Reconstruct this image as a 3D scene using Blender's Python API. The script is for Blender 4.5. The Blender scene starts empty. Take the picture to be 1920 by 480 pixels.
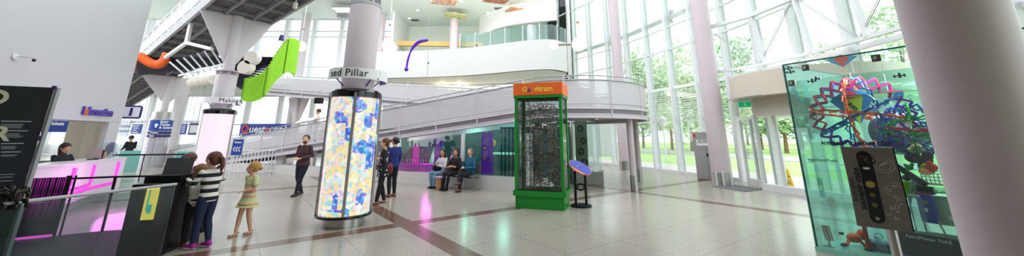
import bpy, bmesh, math, random
from mathutils import Vector, Matrix, Euler

# ---------------------------------------------------------------- camera, world, exposure
C = bpy.context.scene.collection
SC = bpy.context.scene
FP, CYP, CXP, EYE = 665.0, 91.0, 960.0, 1.7
TH = math.atan(165/665); CT, ST = math.cos(TH), math.sin(TH)
cam_d = bpy.data.cameras.new('camera'); cam = bpy.data.objects.new('camera', cam_d); C.objects.link(cam)
cam.location = (0, 0, EYE); cam.rotation_euler = (math.pi/2+TH, 0, 0)
cam_d.sensor_width = 36; cam_d.lens = 36*FP/1920; cam_d.shift_y = -(240-CYP)/1920; cam_d.clip_end = 400
SC.camera = cam
w = bpy.data.worlds.new('sky'); SC.world = w; w.use_nodes = True
nt = w.node_tree; nt.nodes.clear()
out = nt.nodes.new('ShaderNodeOutputWorld'); bg = nt.nodes.new('ShaderNodeBackground')
tc = nt.nodes.new('ShaderNodeTexCoord'); sx = nt.nodes.new('ShaderNodeSeparateXYZ'); rp = nt.nodes.new('ShaderNodeValToRGB')
nt.links.new(tc.outputs['Generated'], sx.inputs[0]); nt.links.new(sx.outputs[2], rp.inputs[0])
rp.color_ramp.elements[0].position = 0.0; rp.color_ramp.elements[0].color = (.88, .94, 1, 1)
rp.color_ramp.elements[1].position = 0.6; rp.color_ramp.elements[1].color = (.90, .96, 1.0, 1)
nt.links.new(rp.outputs[0], bg.inputs[0]); nt.links.new(bg.outputs[0], out.inputs[0])
bg.inputs[1].default_value = 2.5
SC.view_settings.view_transform = 'Standard'; SC.view_settings.look = 'None'
SC.view_settings.gamma = 1; SC.view_settings.use_curve_mapping = False
SC.view_settings.exposure = 0.27
SC.cycles.max_bounces = 10; SC.cycles.transparent_max_bounces = 24; SC.cycles.diffuse_bounces = 4
SC.cycles.glossy_bounces = 4; SC.cycles.transmission_bounces = 4
SC.cycles.caustics_reflective = False; SC.cycles.caustics_refractive = False; SC.cycles.sample_clamp_indirect = 4
SC.cycles.use_denoising = True

def lamp(name, loc, power, color, size=.5, rot=(0, 0, 0), kind='AREA', sy=None):
    d = bpy.data.lights.new(name, kind); d.energy = power; d.color = color
    if kind == 'AREA':
        d.size = size
        if sy: d.shape = 'RECTANGLE'; d.size_y = sy
    else: d.shadow_soft_size = size
    o = bpy.data.objects.new(name, d); o.location = loc; o.rotation_euler = rot; C.objects.link(o); return o

# area lamps added to brighten upper gallery, balcony underside and mezzanine; then wall washers
lamp('gallery_fill', (-4, 21.4, 11.2), 620, (1, 1, .96), 12, rot=(.8, 0, 0), sy=1.2)
lamp('under_balcony_fill', (-3.5, 24, 5.2), 160, (1, .93, .82), 9, sy=2)
lamp('mezzanine_fill', (-26, 31, 5.5), 200, (.95, 1, 1), 30, sy=5)
for x_ in (-4.9, -3.7): lamp('wall_washer', (x_, 24.9, 5.15), 45, (1, .78, .45), .1, kind='POINT')

# ---------------------------------------------------------------- placing helpers
def ray(x, y):
    u = CYP-y
    return Vector((x-CXP, FP*CT-u*ST, FP*ST+u*CT))
def g(x, y, z=0.0):
    r = ray(x, y); t = (z-EYE)/r.z; return Vector((r.x*t, r.y*t, z))
def at(x, y, Y):
    r = ray(x, y); t = Y/r.y; return Vector((r.x*t, Y, EYE+r.z*t))

# ---------------------------------------------------------------- materials
def lin(c):
    if isinstance(c, str):
        c = [int(c[i:i+2], 16)/255 for i in (0, 2, 4)]
        c = [(v/12.92 if v <= .04045 else ((v+.055)/1.055)**2.4) for v in c]
    return (c[0], c[1], c[2], 1)
MATS = {}
def mat(name, col, rough=.5, metal=0, spec=.5, emit=0, ecol=None, var=.06, scale=8, bump=0, bscale=60, coat=0):
    m = bpy.data.materials.new(name); m.use_nodes = True; n = m.node_tree; b = n.nodes['Principled BSDF']
    c = lin(col)
    b.inputs['Base Color'].default_value = c
    b.inputs['Roughness'].default_value = rough; b.inputs['Metallic'].default_value = metal
    b.inputs['Specular IOR Level'].default_value = spec; b.inputs['Coat Weight'].default_value = coat
    if emit:
        b.inputs['Emission Color'].default_value = lin(ecol) if ecol else c; b.inputs['Emission Strength'].default_value = emit
    if var:
        t = n.nodes.new('ShaderNodeTexCoord'); ns = n.nodes.new('ShaderNodeTexNoise'); ns.inputs['Scale'].default_value = scale
        mx = n.nodes.new('ShaderNodeMix'); mx.data_type = 'RGBA'
        mx.inputs['A'].default_value = tuple(v*(1-var) for v in c[:3])+(1,); mx.inputs['B'].default_value = tuple(min(1, v*(1+var)) for v in c[:3])+(1,)
        n.links.new(t.outputs['Object'], ns.inputs['Vector']); n.links.new(ns.outputs[0], mx.inputs['Factor']); n.links.new(mx.outputs['Result'], b.inputs['Base Color'])
    if bump:
        t = n.nodes.new('ShaderNodeTexCoord'); ns = n.nodes.new('ShaderNodeTexNoise'); ns.inputs['Scale'].default_value = bscale
        bm_ = n.nodes.new('ShaderNodeBump'); bm_.inputs['Strength'].default_value = bump
        n.links.new(t.outputs['Object'], ns.inputs['Vector']); n.links.new(ns.outputs[0], bm_.inputs['Height']); n.links.new(bm_.outputs[0], b.inputs['Normal'])
    MATS[name] = m; return m
def glassmat(name, tint, refl=.10, rough=.02, solid=0, scol=(1, 1, 1), ior=1.45):
    m = bpy.data.materials.new(name); m.use_nodes = True; n = m.node_tree; n.nodes.clear()
    o = n.nodes.new('ShaderNodeOutputMaterial'); tr = n.nodes.new('ShaderNodeBsdfTransparent'); gl = n.nodes.new('ShaderNodeBsdfGlossy')
    tr.inputs[0].default_value = lin(tint); gl.inputs['Roughness'].default_value = rough
    fr = n.nodes.new('ShaderNodeFresnel'); fr.inputs[0].default_value = ior
    ml = n.nodes.new('ShaderNodeMath'); ml.operation = 'MULTIPLY'; ml.inputs[1].default_value = refl/.10
    ml.use_clamp = True
    mx = n.nodes.new('ShaderNodeMixShader')
    n.links.new(fr.outputs[0], ml.inputs[0]); n.links.new(ml.outputs[0], mx.inputs[0]); n.links.new(tr.outputs[0], mx.inputs[1]); n.links.new(gl.outputs[0], mx.inputs[2])
    last = mx
    if solid:
        df = n.nodes.new('ShaderNodeBsdfDiffuse'); df.inputs[0].default_value = lin(scol)
        m2 = n.nodes.new('ShaderNodeMixShader'); m2.inputs[0].default_value = solid
        n.links.new(mx.outputs[0], m2.inputs[1]); n.links.new(df.outputs[0], m2.inputs[2]); last = m2
    n.links.new(last.outputs[0], o.inputs[0]); MATS[name] = m; return m
def emat(name, col, s):
    m = bpy.data.materials.new(name); m.use_nodes = True; n = m.node_tree; n.nodes.clear()
    o = n.nodes.new('ShaderNodeOutputMaterial'); e = n.nodes.new('ShaderNodeEmission'); e.inputs[0].default_value = lin(col); e.inputs[1].default_value = s
    n.links.new(e.outputs[0], o.inputs[0]); MATS[name] = m; return m
def ramp_nodes(n, stops, const=False):
    r = n.nodes.new('ShaderNodeValToRGB'); cr = r.color_ramp
    if const: cr.interpolation = 'CONSTANT'
    while len(cr.elements) < len(stops): cr.elements.new(.5)
    for e, (p, c) in zip(cr.elements, stops): e.position = p; e.color = lin(c)
    return r
def axismat(name, axis, lo, hi, stops, rough=.8, const=True, rep=0):
    """colour that changes along one object axis (woven stripes)"""
    m = mat(name, 'ffffff', rough, var=0); n = m.node_tree; b = n.nodes['Principled BSDF']
    t = n.nodes.new('ShaderNodeTexCoord'); s = n.nodes.new('ShaderNodeSeparateXYZ'); mr = n.nodes.new('ShaderNodeMapRange')
    mr.inputs['From Min'].default_value = lo; mr.inputs['From Max'].default_value = hi
    n.links.new(t.outputs['Object'], s.inputs[0]); n.links.new(s.outputs[axis], mr.inputs['Value'])
    src = mr.outputs[0]
    if rep:
        mr.clamp = False
        a = n.nodes.new('ShaderNodeMath'); a.operation = 'MULTIPLY'; a.inputs[1].default_value = rep; n.links.new(src, a.inputs[0])
        f = n.nodes.new('ShaderNodeMath'); f.operation = 'FRACT'; n.links.new(a.outputs[0], f.inputs[0]); src = f.outputs[0]
    r = ramp_nodes(n, stops, const); n.links.new(src, r.inputs[0]); n.links.new(r.outputs[0], b.inputs['Base Color'])
    return m

WHITE = mat('white_paint', 'd6d5d2', .55, var=.015, scale=.6)
WALLW = mat('wall_paint', 'dedfdf', .6, var=.015, scale=.4)
CEILW = mat('ceiling_paint', 'e9efe9', .7, var=.01, scale=.3)
COLM = mat('column_paint', 'cdbec4', .45, var=.03, scale=30, bump=.03, bscale=200)
COLW = mat('column_white', 'd4cdd0', .45, var=.02, scale=3)
STEELW = mat('white_steel', 'e2e3e5', .4, var=.02)
GREYS = mat('grey_steel', 'a5a5a9', .4, .2, var=.05)
DGREY = mat('dark_deck', '6b6a6d', .6, var=.2, scale=3)
CHROME = mat('brushed_steel', 'b8b6b2', .28, .9, var=.05, scale=3)
BLACK = mat('black_matte', '0a0a0d', .5, spec=.25, var=.1)
BLACKG = mat('black_gloss', '08080c', .15, var=.05)
BROWNW = mat('beige_wall', 'c9bda9', .7, var=.02)
WOOD = mat('blond_wood', 'dcb068', .5, var=.08, scale=4)
PURPLE = mat('purple', '4b1d86', .4, var=.05)
BLUE = mat('sign_blue', '1c3f9c', .4, var=.03)
NAVY = mat('navy', '23265f', .4, var=.03)
TEXTW = mat('text_white', 'f4f4f4', .5, var=0)
TEXTB = mat('text_black', '1c1c24', .5, var=0)
RED = mat('red', 'e23a2c', .5, var=.05)
ORANGE = mat('orange_panel', 'ef6a1d', .45, var=.03)
ORT = mat('orange_tube', 'f26a20', .45, var=.05)
GREEN = mat('green_paint', '0c8a2b', .35, var=.05)
LIME = mat('lime_tube', '9ade1e', .45, var=.04)
INDIGO = mat('indigo_rod', '0d0b22', .5, spec=.2, var=.05)
YEL = mat('yellow', 'f3bd1b', .45, var=.04)
VYEL = mat('yellow_text', 'f7c945', .5, var=0)
VIOLET = mat('violet_ribbon', '6a1fc0', .4, var=.05)
CREAM = mat('cream_disc', 'efeadd', .5, var=.03)
PINKL = emat('pink_led', 'ff5ae8', 1.6)
PINKS = emat('pink_led_soft', 'f455dd', 1.0)
TEALL = emat('teal_led', '5ff0dc', .8)
GLOBE = emat('globe_glow', 'fff3cf', 1.5)
DOWNL = emat('downlight_glow', 'ffffff', 3)
MAGL = emat('magenta_glow', 'f030c8', .42)
GLASSW = glassmat('window_glass', 'fafefd', .045)
GLASSB = glassmat('bluish_glass', 'e4f7fa', .12)
GLASSC = glassmat('case_glass', 'f4fcfa', .12, solid=.02, scol='c8f0e6')
GLASST = glassmat('case_glass_teal', 'd9f3ec', .05, solid=.08, scol='a8e6d6')
GLASSE = mat('glass_edge', '1f6a63', .2, var=.05)
GLASSK = glassmat('smoked_glass', 'c8d0d2', .16)
GLASSBAL = glassmat('balustrade_glass', 'e6f4f1', .12, solid=.10, scol='c8e2dc')
GLASSCLR = glassmat('clear_glass', 'f8fbfa', .09)
MESHP = glassmat('perforated_white', 'ffffff', 0.0, solid=.60, scol='dcd8dc')
ACRYL = glassmat('clear_acrylic', 'eef8fa', .25, solid=.10, scol='c5e6ea')
PERF = None
CONC = mat('grey_concrete', 'a7a6a0', .6, var=.08)
GRASSM = mat('lawn_green', 'abc97c', .9, var=.25, scale=.6)
PAVE = mat('paving', 'd8cfc8', .8, var=.06, scale=1)
ROADM = mat('asphalt_path', 'b9b6b4', .8, var=.06, scale=1)
BARK = mat('bark', '8a6a50', .9, var=.3, scale=6)
LEAFS = [mat('leaf_a', 'bfd6aa', .8, var=.2, scale=.8), mat('leaf_b', 'b0cea0', .8, var=.2, scale=.8), mat('leaf_c', 'd0dcb4', .8, var=.2, scale=.8)]

# ---------------------------------------------------------------- mesh builder
class MB:
    def __init__(s): s.v = []; s.f = []
    def add(s, vs, fs):
        o = len(s.v); s.v += [Vector(p) for p in vs]; s.f += [tuple(i+o for i in f) for f in fs]; return s
    def box(s, c, d, rz=0, rot=None):
        M = rot if rot is not None else Matrix.Rotation(rz, 3, 'Z'); c = Vector(c)
        vs = [c+M@Vector((x*d[0]/2, y*d[1]/2, z*d[2]/2)) for x in (-1, 1) for y in (-1, 1) for z in (-1, 1)]
        return s.add(vs, [(0, 1, 3, 2), (4, 6, 7, 5), (0, 4, 5, 1), (2, 3, 7, 6), (0, 2, 6, 4), (1, 5, 7, 3)])
    def bar(s, a, b, w_, h_=None, up=(0, 0, 1)):
        a, b = Vector(a), Vector(b); d = (b-a); L = d.length
        if L < 1e-6: return s
        d = d/L; up = Vector(up)
        if abs(d.dot(up)) > .98: up = Vector((0, 1, 0)) if abs(d.y) < .9 else Vector((1, 0, 0))
        x = d.cross(up).normalized(); z = x.cross(d)
        M = Matrix((x, d, z)).transposed()
        return s.box((a+b)/2, (w_, L, h_ or w_), rot=M)
    def tube(s, pts, r, n=8, cap=True, closed=False):
        pts = [Vector(p) for p in pts]; N = len(pts); rs = r if isinstance(r, (list, tuple)) else [r]*N
        rings = []; prev = None
        for i, p in enumerate(pts):
            if closed: d = pts[(i+1) % N]-pts[i-1]
            else: d = pts[min(i+1, N-1)]-pts[max(i-1, 0)]
            if d.length < 1e-9: d = Vector((0, 0, 1))
            d.normalize()
            if prev is None:
                a = Vector((0, 0, 1)) if abs(d.z) < .9 else Vector((1, 0, 0)); x = d.cross(a).normalized()
            else:
                x = prev-d*prev.dot(d)
                if x.length < 1e-6: x = d.orthogonal()
                x.normalize()
            prev = x; y = d.cross(x)
            rings.append([p+(x*math.cos(2*math.pi*k/n)+y*math.sin(2*math.pi*k/n))*rs[i] for k in range(n)])
        vs = [q for rg in rings for q in rg]; fs = []
        for i in range(N if closed else N-1):
            j = (i+1) % N
            for k in range(n): fs.append((i*n+k, i*n+(k+1) % n, j*n+(k+1) % n, j*n+k))
        if cap and not closed: fs.append(tuple(range(n))[::-1]); fs.append(tuple((N-1)*n+k for k in range(n)))
        return s.add(vs, fs)
    def lathe(s, c, prof, n=32, a0=0, a1=2*math.pi, axis=None, cap=True):
        """prof [(r,z)] about vertical axis at c"""
        c = Vector(c); full = abs(a1-a0-2*math.pi) < 1e-6; m = n if full else n+1; vs = []
        for r, z in prof:
            for k in range(m):
                a = a0+(a1-a0)*k/n; p = Vector((r*math.cos(a), r*math.sin(a), z))
                vs.append(c+(axis@p if axis is not None else p))
        fs = []
        for i in range(len(prof)-1):
            for k in range(n):
                k2 = (k+1) % m
                fs.append((i*m+k, i*m+k2, (i+1)*m+k2, (i+1)*m+k))
        if cap and full:
            if prof[0][0] > 1e-6: fs.append(tuple(range(m))[::-1])
            if prof[-1][0] > 1e-6: fs.append(tuple((len(prof)-1)*m+k for k in range(m)))
        return s.add(vs, fs)
    def ball(s, c, r, n=16, rot=None):
        r = (r, r, r) if not isinstance(r, (tuple, list)) else r; vs = []; c = Vector(c); h = n//2
        for i in range(h+1):
            t = math.pi*i/h
            for k in range(n):
                a = 2*math.pi*k/n; p = Vector((r[0]*math.sin(t)*math.cos(a), r[1]*math.sin(t)*math.sin(a), r[2]*math.cos(t)))
                vs.append(c+(rot@p if rot is not None else p))
        fs = []
        for i in range(h):
            for k in range(n): fs.append((i*n+k, (i+1)*n+k, (i+1)*n+(k+1) % n, i*n+(k+1) % n))
        return s.add(vs, fs)
    def prism(s, poly, z0, z1):
        n = len(poly); vs = [(p[0], p[1], z0) for p in poly]+[(p[0], p[1], z1) for p in poly]
        fs = [tuple(range(n))[::-1], tuple(range(n, 2*n))]+[(i, (i+1) % n, n+(i+1) % n, n+i) for i in range(n)]
        return s.add(vs, fs)
    def wallstrip(s, pts, z0, z1, th):
        """vertical wall along plan polyline; z0,z1 numbers or lists; th thickness to the left side"""
        N = len(pts); P = [Vector((p[0], p[1], 0)) for p in pts]
        z0 = z0 if isinstance(z0, list) else [z0]*N; z1 = z1 if isinstance(z1, list) else [z1]*N
        vs = []
        for i, p in enumerate(P):
            d = (P[min(i+1, N-1)]-P[max(i-1, 0)]).normalized(); nn = Vector((-d.y, d.x, 0))*th
            for q, z in ((p, z0[i]), (p+nn, z0[i]), (p+nn, z1[i]), (p, z1[i])): vs.append((q.x, q.y, z))
        fs = [(0, 1, 2, 3), tuple((N-1)*4+k for k in (3, 2, 1, 0))]
        for i in range(N-1):
            for k in range(4): fs.append((i*4+k, (i+1)*4+k, (i+1)*4+(k+1) % 4, i*4+(k+1) % 4))
        return s.add(vs, fs)
    def xf(s, M): s.v = [M@p for p in s.v]; return s
    def build(s, name, m, parent=None, smooth=False, bevel=0, local=False):
        me = bpy.data.meshes.new(name); 
        me.from_pydata([tuple(p) for p in s.v], [], s.f); me.update()
        b = bmesh.new(); b.from_mesh(me); bmesh.ops.recalc_face_normals(b, faces=b.faces); b.to_mesh(me); b.free()
        if smooth:
            for p in me.polygons: p.use_smooth = True
            try: me.set_sharp_from_angle(angle=math.radians(40))
            except Exception: pass
        me.materials.append(m)
        o = bpy.data.objects.new(name, me); C.objects.link(o)
        if parent is not None: par(o, parent, local)
        if bevel:
            md = o.modifiers.new('edge', 'BEVEL'); md.width = bevel; md.segments = 2; md.limit_method = 'ANGLE'
        return o
def wm(o):
    M = Matrix.LocRotScale(o.location, o.rotation_euler, o.scale)
    if o.parent: M = wm(o.parent)@o.matrix_parent_inverse@M
    return M
def par(o, parent, local=False):
    o.parent = parent
    if not local: o.matrix_parent_inverse = wm(parent).inverted()
def thing(name, label, cat, loc=(0, 0, 0), rz=0, group=None, kind=None):
    o = bpy.data.objects.new(name, None); C.objects.link(o); loc = tuple(loc); o.location = loc if len(loc) == 3 else loc+(0,); o.rotation_euler = (0, 0, rz); o.empty_display_size = .2
    return tag(o, label, cat, group, kind)
def tag(o, label=None, cat=None, group=None, kind=None):
    if label: o['label'] = label
    if cat: o['category'] = cat
    if group: o['group'] = group
    if kind: o['kind'] = kind
    return o
def struct(o, label=None): o['kind'] = 'structure'; return o
def copy_tree(o, loc=None, rz=None, label=None, parent=None):
    kids = [c for c in bpy.data.objects if c.parent == o]
    c = o.copy(); C.objects.link(c)
    if parent is not None:
        pi = o.matrix_parent_inverse.copy(); c.parent = parent; c.matrix_parent_inverse = pi
    if loc is not None: c.location = loc
    if rz is not None: c.rotation_euler = (0, 0, rz)
    if label: c['label'] = label
    for k in kids: copy_tree(k, parent=c)
    return c
def text_mb(body, size, depth=.004, bold=0, align='CENTER', spacing=1.0):
    cu = bpy.data.curves.new('lettering', 'FONT'); cu.body = body; cu.size = size; cu.extrude = depth; cu.offset = bold
    cu.align_x = align; cu.align_y = 'CENTER'; cu.resolution_u = 2; cu.space_character = spacing
    o = bpy.data.objects.new('lettering', cu); C.objects.link(o)
    dg = bpy.context.evaluated_depsgraph_get(); e = o.evaluated_get(dg); me = e.to_mesh()
    mb = MB(); mb.v = [v.co.copy() for v in me.vertices]; mb.f = [tuple(p.vertices) for p in me.polygons]
    e.to_mesh_clear(); bpy.data.objects.remove(o); bpy.data.curves.remove(cu)
    return mb
def face_matrix(origin, right, up=(0, 0, 1)):
    """text plane: x along right, y along up"""
    r = Vector(right).normalized(); u = Vector(up).normalized(); n_ = r.cross(u).normalized(); u = n_.cross(r)
    M = Matrix((r, u, n_)).transposed().to_4x4(); M.translation = Vector(origin); return M
def wrap(mb, c, R, ang0, z):
    """wrap text (x,y plane) on a vertical cylinder, x=0 at angle ang0"""
    mb.v = [Vector((c[0]+(R+p.z)*math.cos(ang0+p.x/R), c[1]+(R+p.z)*math.sin(ang0+p.x/R), z+p.y)) for p in mb.v]; return mb
def catmull(pts, k=6):
    P = [Vector(p) for p in pts]; o = []
    for i in range(len(P)-1):
        a, b, c, d = P[max(i-1, 0)], P[i], P[i+1], P[min(i+2, len(P)-1)]
        for j in range(k):
            t = j/k; o.append(.5*((2*b)+(c-a)*t+(2*a-5*b+4*c-d)*t*t+(3*b-a-3*c+d)*t**3))
    o.append(P[-1]); return o
R = random.Random(7)
# ---------------------------------------------------------------- terrazzo floor
FM = mat('terrazzo', 'a19f97', .16, spec=.9, var=0)
n = FM.node_tree; b = n.nodes['Principled BSDF']
t = n.nodes.new('ShaderNodeTexCoord'); vr = n.nodes.new('ShaderNodeVectorRotate'); vr.inputs['Angle'].default_value = -math.atan2(.6, .8); vr.rotation_type = 'Z_AXIS'
n.links.new(t.outputs['Object'], vr.inputs['Vector']); s = n.nodes.new('ShaderNodeSeparateXYZ'); n.links.new(vr.outputs[0], s.inputs[0])
def mth(op, a, b_=None, c_=None):
    m = n.nodes.new('ShaderNodeMath'); m.operation = op
    for i, v in enumerate((a, b_, c_)):
        if v is None: continue
        if isinstance(v, (int, float)): m.inputs[i].default_value = v
        else: n.links.new(v, m.inputs[i])
    return m.outputs[0]
def band(ax, c0, hw): return mth('LESS_THAN', mth('ABSOLUTE', mth('SUBTRACT', ax, c0)), hw)
U, V = s.outputs[0], s.outputs[1]
stripe = mth('MAXIMUM', mth('MAXIMUM', band(U, 2.95, .18), band(U, 10.3, .17)), mth('MAXIMUM', band(V, 7.46, .17), mth('MAXIMUM', band(V, 14.8, .17), band(U, -4.4, .17))))
def joint(ax): return mth('LESS_THAN', mth('ABSOLUTE', mth('SUBTRACT', mth('FRACT', mth('ADD', mth('DIVIDE', ax, 1.22), .08)), .5)), .0065)
jn = mth('MAXIMUM', joint(U), joint(V))
n1 = n.nodes.new('ShaderNodeTexNoise'); n1.inputs['Scale'].default_value = 60; n1.inputs['Detail'].default_value = 3
n.links.new(t.outputs['Object'], n1.inputs['Vector'])
r1 = ramp_nodes(n, [(.36, '857d72'), (.5, 'a69e92'), (.64, 'c8c0b3')]); n.links.new(n1.outputs[0], r1.inputs[0])
n2 = n.nodes.new('ShaderNodeTexNoise'); n2.inputs['Scale'].default_value = .5; n.links.new(t.outputs['Object'], n2.inputs['Vector'])
def mixc(f, a, b_, bl='MIX'):
    m = n.nodes.new('ShaderNodeMix'); m.data_type = 'RGBA'; m.blend_type = bl
    for k, v in (('Factor', f), ('A', a), ('B', b_)):
        if isinstance(v, (int, float)): m.inputs[k].default_value = v
        elif isinstance(v, str): m.inputs[k].default_value = lin(v)
        else: n.links.new(v, m.inputs[k])
    return m.outputs['Result']
r2 = ramp_nodes(n, [(.36, '55382c'), (.62, '84604e')]); n.links.new(n1.outputs[0], r2.inputs[0])
cc = mixc(stripe, r1.outputs[0], r2.outputs[0]); cc = mixc(mth('MULTIPLY', jn, .5), cc, '5c5a55')
n.links.new(cc, b.inputs['Base Color'])
rr = mth('ADD', mth('MULTIPLY', n2.outputs[0], .10), .16); n.links.new(rr, b.inputs['Roughness'])
FACP = [(2.9, 28.2), (3.7, 26.9), (4.6, 25.4), (5.4, 24), (6.2, 22.4), (6.9, 20.8), (7.45, 19.1), (7.95, 17.5), (8.45, 16.0), (8.95, 14.5), (9.2, 12.9), (9.35, 11.3), (9.45, 9.6), (9.45, 7.9), (9.4, 6.2), (9.3, 4.5), (9.1, 2.8), (8.8, 1.1)]
m = MB(); m.prism([(-46, -12), (9.4, -12), (9.4, 1)]+[(p[0]+.25, p[1]) for p in FACP[::-1]][1:]+[(2.9, 36.5), (-46, 36.5)], -.3, 0)
struct(m.build('floor', FM))
# dark inset floor behind the glass barrier on the left
m = MB(); m.prism([(-9.6, 6.0), (-8.2, 6.62), (-7.5, 7.15), (-7.0, 7.35), (-5.6, 6.9), (-5.2, 6.0), (-5.1, 4.0), (-5.3, 2.0), (-9.5, 2.0)], 0.0, .02)
o = m.build('floor_inset', mat('dark_inset', '101816', .6, var=.3, scale=3)); struct(o)

# ---------------------------------------------------------------- ceiling (upper gallery) and drum wall
m = MB(); m.prism([(-46, 19.5), (-9, 19.5), (-4, 20.5), (0, 19.5), (2.2, 18.8), (3.4, 20), (3.4, 31.4), (-9.4, 31.4), (-9.4, 29.25), (-46, 29.25)], 11.5, 11.9)
struct(m.build('ceiling', CEILW))
m = MB(); m.prism([(-46, -12), (9.4, -12), (9.4, -11.7), (-46, -11.7)], 0, 12); struct(m.build('wall_back_unseen', mat('unseen_wall_grey', 'a8a29e', .6)))  # unseen wall added behind the camera so glass doesn't reflect bright sky
m = MB(); m.prism([(-9.6, -12), (9.2, -12), (9.2, 4.6), (-9.6, 4.6)], 5.3, 5.6); struct(m.build('ceiling_shade', mat('shade_soffit', 'c8c2be', .7)))  # unseen slab added above the view to darken the near column and floor
# big white wall on the left, with the desk opening
WL = [(-12.1, 11.2), (-11.95, 10.7)]
def wl(y): return -12.1+.324*(11.2-y)
m = MB(); m.wallstrip([(wl(11.2), 11.2), (wl(10.75), 10.75)], 0, 2.13, -.12); m.wallstrip([(wl(11.2), 11.2), (wl(10.75), 10.75)], 2.12, 13, -.55)
m.wallstrip([(wl(10.75), 10.75), (wl(9), 9), (wl(7), 7), (wl(5), 5), (wl(3), 3), (wl(0), 0), (wl(-4), -4), (wl(-12), -12)], 2.12, 13, -.55)
m.wallstrip([(wl(4.5), 4.5), (wl(0), 0), (wl(-4), -4), (wl(-12), -12)], 0, 2.12, -.55)
struct(m.build('wall_left', mat('wall_left_paint', 'c3c5c7', .6, var=.015, scale=.4)))
# beige return wall behind the desk
m = MB(); m.wallstrip([(-12.75, 11.15), (-13.6, 11.6), (-14.75, 12.05)], 0, 2.9, -.15); m.wallstrip([(-14.75, 12.05), (-18, 8)], 0, .95, -.15)
o = m.build('wall_inner', BROWNW); struct(o)
m = MB(); m.prism([(-12.6, 11.5), (-19, 14), (-19, -2), (-11.6, -2), (-11.5, 5)], 2.95, 3.05); struct(m.build('ceiling_office', CEILW))
# lower rear wall and mezzanine slab
m = MB(); m.prism([(-46, 27), (-9.85, 27), (-9.85, 36), (-46, 36)], 5.6, 6.15); o = struct(m.build('ceiling_mezzanine', CEILW))
m = MB(); m.wallstrip([(-9.6, 27.0), (-6, 26.2), (-2, 25.2), (1.2, 24.4), (3.0, 24.6)], 0, 5.28, -.25); struct(m.build('wall_rear', WALLW))
m = MB(); m.wallstrip([(-9.6, 31.2), (3.0, 31.2)], 5.8, 11.5, -.2); struct(m.build('wall_upper', mat('upper_wall_paint', 'dde5dd', .6, var=.01)))
m = MB(); m.wallstrip([(-9.6, 27.0), (-9.6, 31.3)], 5.6, 11.5, -.2); struct(m.build('wall_side', WALLW))
m = MB(); m.wallstrip([(3.35, 20.45), (4.2, 25.4)], 5.2, 13, -.15); m.prism([(4.1, 25.2), (4.35, 25.2), (4.35, 25.6), (4.1, 25.6)], 0, 13); struct(m.build('trim_3', WHITE))
# curved bulkhead in the upper ceiling
m = MB(); m.wallstrip(catmull([(-2.6, 28.6, 0), (-.8, 26.4, 0), (1.0, 25.3, 0), (3.3, 24.6, 0)], 8), 9.9, 11.5, -.2); struct(m.build('trim_1', WHITE, smooth=True))

# ---------------------------------------------------------------- balcony
BP = catmull([(-9.5, 22.5, 0), (-9, 22.4, 0), (-7.4, 22.2, 0), (-5.4, 21.9, 0), (-2.9, 21.3, 0), (-1.3, 20.6, 0), (0, 19.9, 0), (1.2, 19.4, 0), (2.25, 19.3, 0), (3.2, 20.1, 0)], 6)
bal = thing('gallery_balcony', 'wavy white upper balcony with solid curved parapet and glass railing on top', 'balcony', (-3, 22, 5.3))
m = MB(); m.wallstrip(BP, 5.3, 7.02, .22); m.build('parapet', WHITE, bal, smooth=True)
m = MB(); m.prism([(p.x, p.y+.1) for p in BP]+[(3.2, 31), (-9.5, 31)], 5.3, 5.75); m.build('floor_slab', CEILW, bal)
gi = [p for p in BP if p.x > -3.4]
m = MB(); m.wallstrip([(p.x, p.y+.1) for p in gi], 7.0, 7.92, .02); m.build('glass_panel', GLASSBAL, bal)
acc = 0; last = None
for i, p in enumerate(gi):
    if last is None or (Vector(p)-last).length > .95:
        m = MB(); m.tube([(p.x, p.y+.08, 7.0), (p.x, p.y+.08, 8.0)], .028); m.build('post', STEELW, bal); last = Vector(p)
m = MB(); m.wallstrip([(-9.4, 28.5), (-3.0, 28.9)], 6.0, 8.15, .03); m.build('rear_glass', GLASSBAL, bal)

ctr = thing('wood_topped_screen', 'long low glazed screen with blond wood band on the upper gallery', 'screen', (-6, 28.6, 6))
m = MB(); m.box((-6.2, 28.7, 9.2), (6.6, .35, .40), math.atan2(.4, 6.4)); m.build('wood_band', WOOD, ctr, bevel=.02)
m = MB(); m.box((-2.75, 28.9, 7.7), (.55, .4, 3.3)); m.build('end_panel', WOOD, ctr)
for i in range(7):
    m = MB(); m.box((-9.2+i*1.0, 28.45+.062*i, 7.3), (.06, .06, 2.6)); m.build('post', STEELW, ctr)
m = MB(); m.box((-6.2, 28.75, 7.3), (6.3, .04, 2.6), math.atan2(.4, 6.4)); m.build('glass_panel', GLASSBAL, ctr)
# small fire-point sign on balcony
p = at(893, 88, 21.6); m = MB(); m.box(p, (.2, .04, .32)); tag(m.build('fire_sign', RED), 'tiny red fire sign behind the balcony glass rail', 'sign')

# ---------------------------------------------------------------- round columns
def column(name, label, x, y, r, z0, z1, m_=COLM, base=True):
    t_ = thing(name, label, 'column', (x, y, z0))
    MB().lathe((x, y, 0), [(r, z0), (r, z1)], 40).build('shaft', m_, t_, smooth=True)
    if base: MB().lathe((x, y, 0), [(r+.012, z0), (r+.012, z0+.45), (r, z0+.46)], 40).build('base_sleeve', CHROME, t_, smooth=True)
    return t_
column('round_column', 'huge mauve grey round column at far right edge beside the glass toy case', 4.25, 3.25, .35, 0, 13)
cB = column('round_column', 'tall grey round column with steel base beside the grey metal cabinet', 7.62, 13.6, .33, 0, 13)
m = MB()
for a in (-2.6, -2.0, -1.2): m.box((7.62+.36*math.cos(a), 13.6+.36*math.sin(a), .24), (.05, .05, .48), a)
m.build('guard_strip', STEELW, cB)
column('round_column', 'tall grey round column behind the curved ramp landing near the windows', 5.95, 19.6, .30, 0, 13)
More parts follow.
